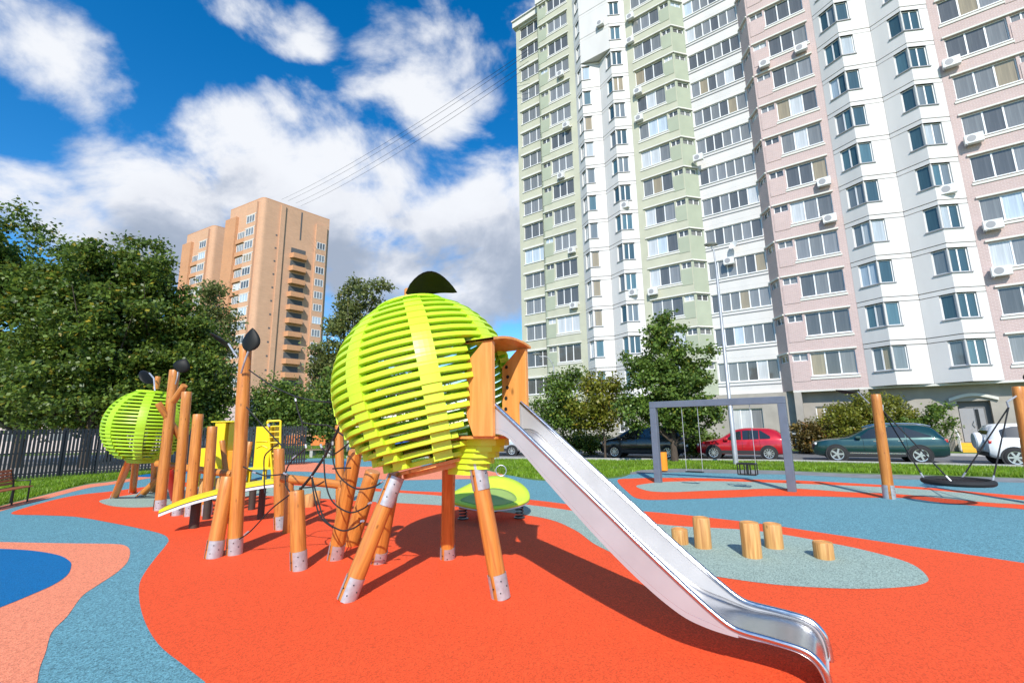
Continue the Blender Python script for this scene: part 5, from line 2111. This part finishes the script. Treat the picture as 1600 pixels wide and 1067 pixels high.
# silver estate far left on the road
p_ = G(803, 713)
car('silver car on the far part of the road seen under the slide', 'parked_car', carpaint('car_silver', (.50, .53, .57), .5), 4.38, 1.8, pr, 2.62, .88, .32, Vector((p_.x, p_.y, 0)) + Vector((-3.5, 1.9, 0)), -.12, lambda x: .88 if 1.9 < x < 3.2 else (.10 + .78 * max(0, (x - 1.38) / .52) if x <= 1.9 else max(.10, .88 - .72 * (x - 3.2) / .55)), [(1.42, 2.28), (2.34, 3.10), (3.14, 3.62)], 8)
p_ = G(600, 712)
car('blue car far away seen through the slats of the big ball', 'parked_car', carpaint('car_blue', (.02, .10, .32), .4), 4.38, 1.8, pr, 2.62, .88, .32, Vector((p_.x, p_.y, 0)), -.12, lambda x: .88 if 1.9 < x < 3.2 else (.10 + .78 * max(0, (x - 1.38) / .52) if x <= 1.9 else max(.10, .88 - .72 * (x - 3.2) / .55)), [(1.42, 2.28), (2.34, 3.10), (3.14, 3.62)], 8)


# ================================================================ STREET LAMPS
def lamp(label, bpx, mid, head, r0=.09, r1=.05, base=None):
    b = base or G(*bpx)
    m_, h = AT(*mid, b.y), AT(*head, b.y)
    e = thing('street_lamp', label, 'street lamp', b, 0, 'street lamps')
    bpy.context.view_layer.update()
    q = e.matrix_basis.inverted()
    GALV = mat('lamp_grey', (.42, .43, .44), .5, .5, var=.08)
    top = Vector((b.x, b.y, m_.z))
    MB().tube([b, b.lerp(top, .28), b.lerp(top, .285), top], [r0 * 1.25, r0 * 1.25, r0, r1], 12).build('pole', GALV, e, True, M=q)
    c = Vector((h.x, h.y, h.z))
    arm = catmull([top, top.lerp(c, .35) + Vector((0, 0, (c.z - top.z) * .38)), c.lerp(top, .25) + Vector((0, 0, .02)), c], 5, False)
    MB().tube(arm, r1 * .7, 8).build('arm', GALV, e, True, M=q)
    d = (c - top)
    d.z = 0
    d.normalize()
    hd = MB().lathe([(0, .09), (.13, .07), (.2, 0), (.19, -.05), (0, -.05)], 16)
    for i, (x, y, z) in enumerate(hd.v):
        hd.v[i] = (x * 1.7, y, z)
    hd.build('lamp_head', mat('lamp_head', (.16, .17, .15), .4), e, True, M=q @ frame(c, (0, 0, 1), d))
    MB().lathe([(0, -.08), (.16, -.055), (.17, -.05)], 14).build('lamp_glass', mat('lamp_glass', (.5, .5, .42), .2), e, True, M=q @ frame(c, (0, 0, 1), d))
    return e


lamp('tall street lamp with curved arm standing in front of the red car', (1150, 728), (1128, 415), (1111, 382), .085, .055)
lb2 = Vector((3.1, 34.0, 0))
lamp('slender street lamp at the left end of the apartment block', None, (852, 572), (838, 553), .07, .045, base=lb2)
lb3 = Vector((-16.5, 42.0, 0))
lamp('street lamp behind the trees left of the big ball', None, (527, 538), (510, 523), .08, .05, base=lb3)

# ================================================================ OVERHEAD WIRES
WIRE = mat('wire', (.02, .02, .022), .6)
for k, (a, b) in enumerate((((826, 78), (440, 312)), ((826, 84), (450, 314)), ((826, 96), (462, 318)), ((826, 104), (470, 322)))):
    pa, pb_ = AT(*a, 44), AT(*b, 98)
    pts = []
    for i in range(25):
        q = i / 24
        p = pa.lerp(pb_, q)
        p.z -= 1.2 * 4 * q * (1 - q)
        pts.append(p)
    o = MB().tube(pts, .022, 5).build('overhead_wire', WIRE, None, True)
    tag(o, ['uppermost overhead wire running to the orange tower', 'second overhead wire from the top', 'third overhead wire from the top', 'lowest overhead wire running to the orange tower'][k], 'wire', 'overhead wires')


# ================================================================ TREES
BARK = mat('bark', (.075, .055, .040), .95, var=.3, vscale=6, bump=.6, bscale=18, stretch=(3, 3, .6))
BIRCH = mat('birch_bark', (.50, .48, .44), .8, var=.4, vscale=7, stretch=(1, 1, 4))
LF_DARK = leafmat('leaf_dark', (.046, .092, .017), (.18, .26, .038), (.38, .29, .03), .40)
LF_MID = leafmat('leaf_mid', (.055, .11, .018), (.17, .26, .042), (.26, .26, .04), .34)
LF_PALE = leafmat('leaf_pale', (.085, .115, .030), (.22, .25, .075), (.34, .27, .07), .36)
LF_YEL = leafmat('leaf_yellowish', (.10, .125, .015), (.26, .27, .030), (.36, .24, .03), .36)
LF_BROWN = leafmat('leaf_brownish', (.085, .07, .018), (.21, .15, .035), (.28, .12, .03), .3)


def make_tree(name, label, base, blobs, n_leaf, leaf, m, trunk_r, seed, cat='tree', barkm=BARK, clump=.36, trunk_top=None, nclump=90, stems=1, group=None):
    """blobs: list of (dx, dy, z, rx, ry, rz) crown masses, relative to base."""
    rg = np.random.default_rng(seed)
    e = thing(name, label, cat, base, 0, group)
    # trunk and limbs
    mb = MB()
    zt_ = trunk_top or max(b[2] for b in blobs)
    for s in range(stems):
        ox, oy = (0, 0) if stems == 1 else (math.cos(s * 2.4) * trunk_r * 2.2, math.sin(s * 2.4) * trunk_r * 2.2)
        pts, rs = [], []
        for i in range(8):
            q = i / 7
            pts.append((ox * (1 + q * 2) + rg.normal(0, .10) * q * zt_ * .12, oy * (1 + 2 * q) + rg.normal(0, .10) * q * zt_ * .12, q * zt_))
            rs.append(trunk_r * (1.25 - .25 * min(1, q * 7)) * (1 - q * .82))
        mb.tube(pts, rs, 9)
        for (dx, dy, z, rx_, ry_, rz_) in blobs:
            for _ in range(3):
                q = min(.85, max(.15, (z - rz_ * .9) / zt_ + rg.normal(0, .06)))
                i = int(q * 7)
                a = Vector(pts[i])
                t_ = Vector((dx + rg.normal(0, .45) * rx_, dy + rg.normal(0, .45) * ry_, z + rg.normal(.1, .4) * rz_))
                if t_.z < a.z:
                    t_.z = a.z + .3
                mid = a.lerp(t_, .5) + Vector((rg.normal(0, .1), rg.normal(0, .1), -.08 * (t_ - a).length))
                r0 = max(.012, rs[i] * .5)
                mb.tube([a, mid, t_], [r0, r0 * .6, r0 * .2], 6)
    mb.build('trunk', barkm, e, True)
    vol = np.array([b[3] * b[4] * b[5] for b in blobs])
    vol = vol ** .75
    vol = vol / vol.sum()
    cs = []
    for b, v in zip(blobs, vol):
        k = max(6, int(nclump * v))
        d = rg.normal(size=(k, 3))
        d /= np.linalg.norm(d, axis=1)[:, None]
        r_ = rg.random(k) ** .40
        r_ = np.where(rg.random(k) < .22, r_ * 1.22, r_)
        cs.append(np.array(b[:3]) + d * r_[:, None] * np.array(b[3:]))
    cs = np.concatenate(cs)
    cs[:, 2] = np.maximum(cs[:, 2], .25)
    k = len(cs)
    size = rg.lognormal(0, .35, k)
    idx = rg.choice(k, n_leaf, p=size / size.sum())
    sg = (clump * np.sqrt(size))[idx][:, None] * np.array([1, 1, .72])
    P = cs[idx] + rg.normal(size=(n_leaf, 3)) * sg
    P[:, 2] = np.maximum(P[:, 2], .08)
    # leaf frames
    nrm_ = rg.normal(size=(n_leaf, 3)) + np.array([0, -.25, .75])
    nrm_ /= np.linalg.norm(nrm_, axis=1)[:, None]
    t_ = rg.normal(size=(n_leaf, 3)) + np.array([0, 0, -.35])
    t_ -= nrm_ * (t_ * nrm_).sum(1)[:, None]
    t_ /= np.linalg.norm(t_, axis=1)[:, None]
    s_ = np.cross(nrm_, t_)
    ln = leaf * (.65 + .7 * rg.random(n_leaf))[:, None]
    wd = ln * (.30 + .12 * rg.random(n_leaf))[:, None]
    V = np.stack([P - t_ * ln * .5, P + s_ * wd - t_ * ln * .05 + nrm_ * ln * .08, P + t_ * ln * .5, P - s_ * wd - t_ * ln * .05 + nrm_ * ln * .08], 1)
    link('crown', quads_mesh('crown', V, m), e)
    return e


def blob_px(base, x, y, hw, hh, dY=0.0, dr=None):
    """crown mass from its place in the picture at the tree's own distance"""
    Y = base.y + dY
    c = AT(x, y, Y)
    rx_ = abs(AT(x + hw, y, Y).x - c.x)
    rz_ = abs(AT(x, y - hh, Y).z - c.z)
    return (c.x - base.x, dY, c.z, rx_, dr or rx_ * .9, rz_)


def tree_px(name, label, bx, Y, blobs, n, leaf, m, tr, seed, **kw):
    b = AT(bx, 700, Y)
    b.z = 0
    return make_tree(name, label, b, [blob_px(b, *q) for q in blobs], n, leaf, m, tr, seed, **kw)


TG = 'leafy trees behind the fence'
tree_px('broadleaf_tree', 'big dark green tree at the left picture edge', 30, 27, [(20, 420, 95, 75), (-40, 480, 90, 90), (70, 500, 80, 85), (10, 580, 110, 80), (90, 620, 70, 50)], 40000, .24, LF_DARK, .26, 1, nclump=300, clump=.34, group=TG)
tree_px('broadleaf_tree', 'tree with a few yellow leaves second from the left', 135, 26, [(140, 440, 62, 62), (115, 500, 70, 70), (170, 520, 62, 75), (140, 600, 85, 65)], 34000, .23, LF_DARK, .22, 2, nclump=260, clump=.32, group=TG)
tree_px('broadleaf_tree', 'tree with an open sunlit top right of the yellow leafed tree', 220, 28, [(212, 430, 52, 58), (245, 480, 38, 52), (205, 520, 62, 70), (240, 590, 65, 70)], 32000, .23, LF_DARK, .22, 3, nclump=250, clump=.32, group=TG)
tree_px('broadleaf_tree', 'dark shaded tree above the row of timber posts', 300, 29, [(285, 545, 48, 75), (318, 610, 42, 62), (270, 630, 60, 48)], 24000, .23, LF_DARK, .2, 4, nclump=190, clump=.33, group=TG)
tree_px('broadleaf_tree', 'low dark tree whose crown hangs over the fence', 170, 31, [(60, 640, 90, 30), (170, 630, 90, 35), (240, 650, 70, 30)], 18000, .23, LF_DARK, .18, 5, nclump=150, clump=.34, group=TG)
tree_px('birch_tree', 'pale drooping birch in front of the brick towers', 325, 44, [(325, 480, 20, 40), (310, 540, 26, 50), (345, 560, 24, 50), (340, 505, 22, 26)], 9000, .30, LF_PALE, .15, 6, barkm=BIRCH, nclump=90, clump=.5)
tree_px('birch_tree', 'olive green birch rising behind the left side of the big ball', 545, 38, [(560, 470, 34, 34), (590, 455, 18, 18), (545, 520, 36, 42), (515, 580, 30, 50), (490, 640, 34, 40), (545, 600, 40, 60)], 17000, .26, LF_PALE, .16, 7, barkm=BIRCH, nclump=190, clump=.32)
tree_px('broadleaf_tree', 'round young tree in front of the orange tower', 440, 33, [(440, 625, 42, 32), (415, 650, 30, 26), (465, 650, 36, 28)], 12000, .20, LF_MID, .10, 8, nclump=120, clump=.36)
tree_px('broadleaf_tree', 'small dark tree close to the left edge of the big ball', 510, 32, [(505, 640, 24, 34), (520, 665, 22, 20), (530, 610, 20, 40)], 8000, .2, LF_MID, .1, 9, nclump=80, clump=.36)
tree_px('broadleaf_tree', 'bushy green tree standing behind the swing frame', 1053, 23.4, [(1040, 520, 34, 30), (1020, 570, 38, 40), (1075, 575, 36, 38), (1045, 620, 58, 42), (1000, 640, 30, 26), (1085, 645, 40, 32), (1045, 648, 40, 28)], 26000, .17, LF_MID, .16, 10, nclump=300, clump=.19)
tree_px('young_tree', 'thin young tree with open crown beside the black car', 945, 26, [(935, 610, 26, 28), (915, 645, 32, 26), (950, 650, 24, 26), (958, 590, 10, 18)], 6500, .17, LF_YEL, .06, 11, nclump=85, clump=.26)
tree_px('young_tree', 'thin young tree rising behind the slide top', 880, 27, [(880, 610, 26, 30), (860, 645, 26, 26), (895, 650, 26, 26), (900, 585, 10, 14)], 6500, .17, LF_MID, .06, 12, nclump=85, clump=.26)
SHG = 'shrubs along the building'
tree_px('shrub', 'dark green shrub between the thin young trees', 925, 30, [(925, 690, 30, 16), (905, 694, 24, 12)], 5000, .14, LF_DARK, .04, 13, cat='shrub', nclump=70, clump=.2, stems=3, group=SHG)
tree_px('shrub', 'large yellow green shrub behind the bonnet of the green car', 1345, 27.2, [(1345, 650, 40, 32), (1380, 645, 34, 28), (1320, 675, 40, 24), (1410, 665, 30, 26)], 15000, .14, LF_YEL, .05, 14, cat='shrub', nclump=190, clump=.22, stems=4, group=SHG)
tree_px('shrub', 'green shrub directly above the green car roof', 1420, 26.5, [(1400, 672, 40, 16), (1440, 674, 26, 13)], 6000, .13, LF_MID, .04, 15, cat='shrub', nclump=80, clump=.2, stems=3, group=SHG)
tree_px('shrub', 'brownish reed like shrub right of the grey swing upright', 1262, 28, [(1258, 682, 22, 22), (1285, 685, 20, 20), (1300, 672, 20, 22)], 8000, .15, LF_BROWN, .03, 16, cat='shrub', nclump=90, clump=.2, stems=4, group=SHG)
tree_px('young_tree', 'sapling with sparse leaves left of the entrance door', 1462, 25.8, [(1470, 640, 12, 14), (1455, 655, 12, 12), (1478, 660, 10, 12)], 1500, .14, LF_MID, .03, 17, nclump=30, clump=.16)
tree_px('shrub', 'green bush behind the bonnet of the red car', 1085, 27, [(1085, 692, 24, 14), (1100, 688, 16, 12)], 4500, .14, LF_MID, .03, 18, cat='shrub', nclump=60, clump=.2, stems=3, group=SHG)
tree_px('shrub', 'low bush left of the slide top at the foot of the block', 845, 30, [(845, 680, 22, 24), (860, 692, 24, 14)], 5000, .15, LF_DARK, .03, 19, cat='shrub', nclump=60, clump=.22, stems=3, group=SHG)
tree_px('broadleaf_tree', 'small leafy tree seen through the ball by the far road', 640, 42, [(600, 600, 40, 60), (650, 620, 40, 60), (690, 640, 40, 40)], 7000, .28, LF_MID, .14, 20, nclump=80, clump=.5)
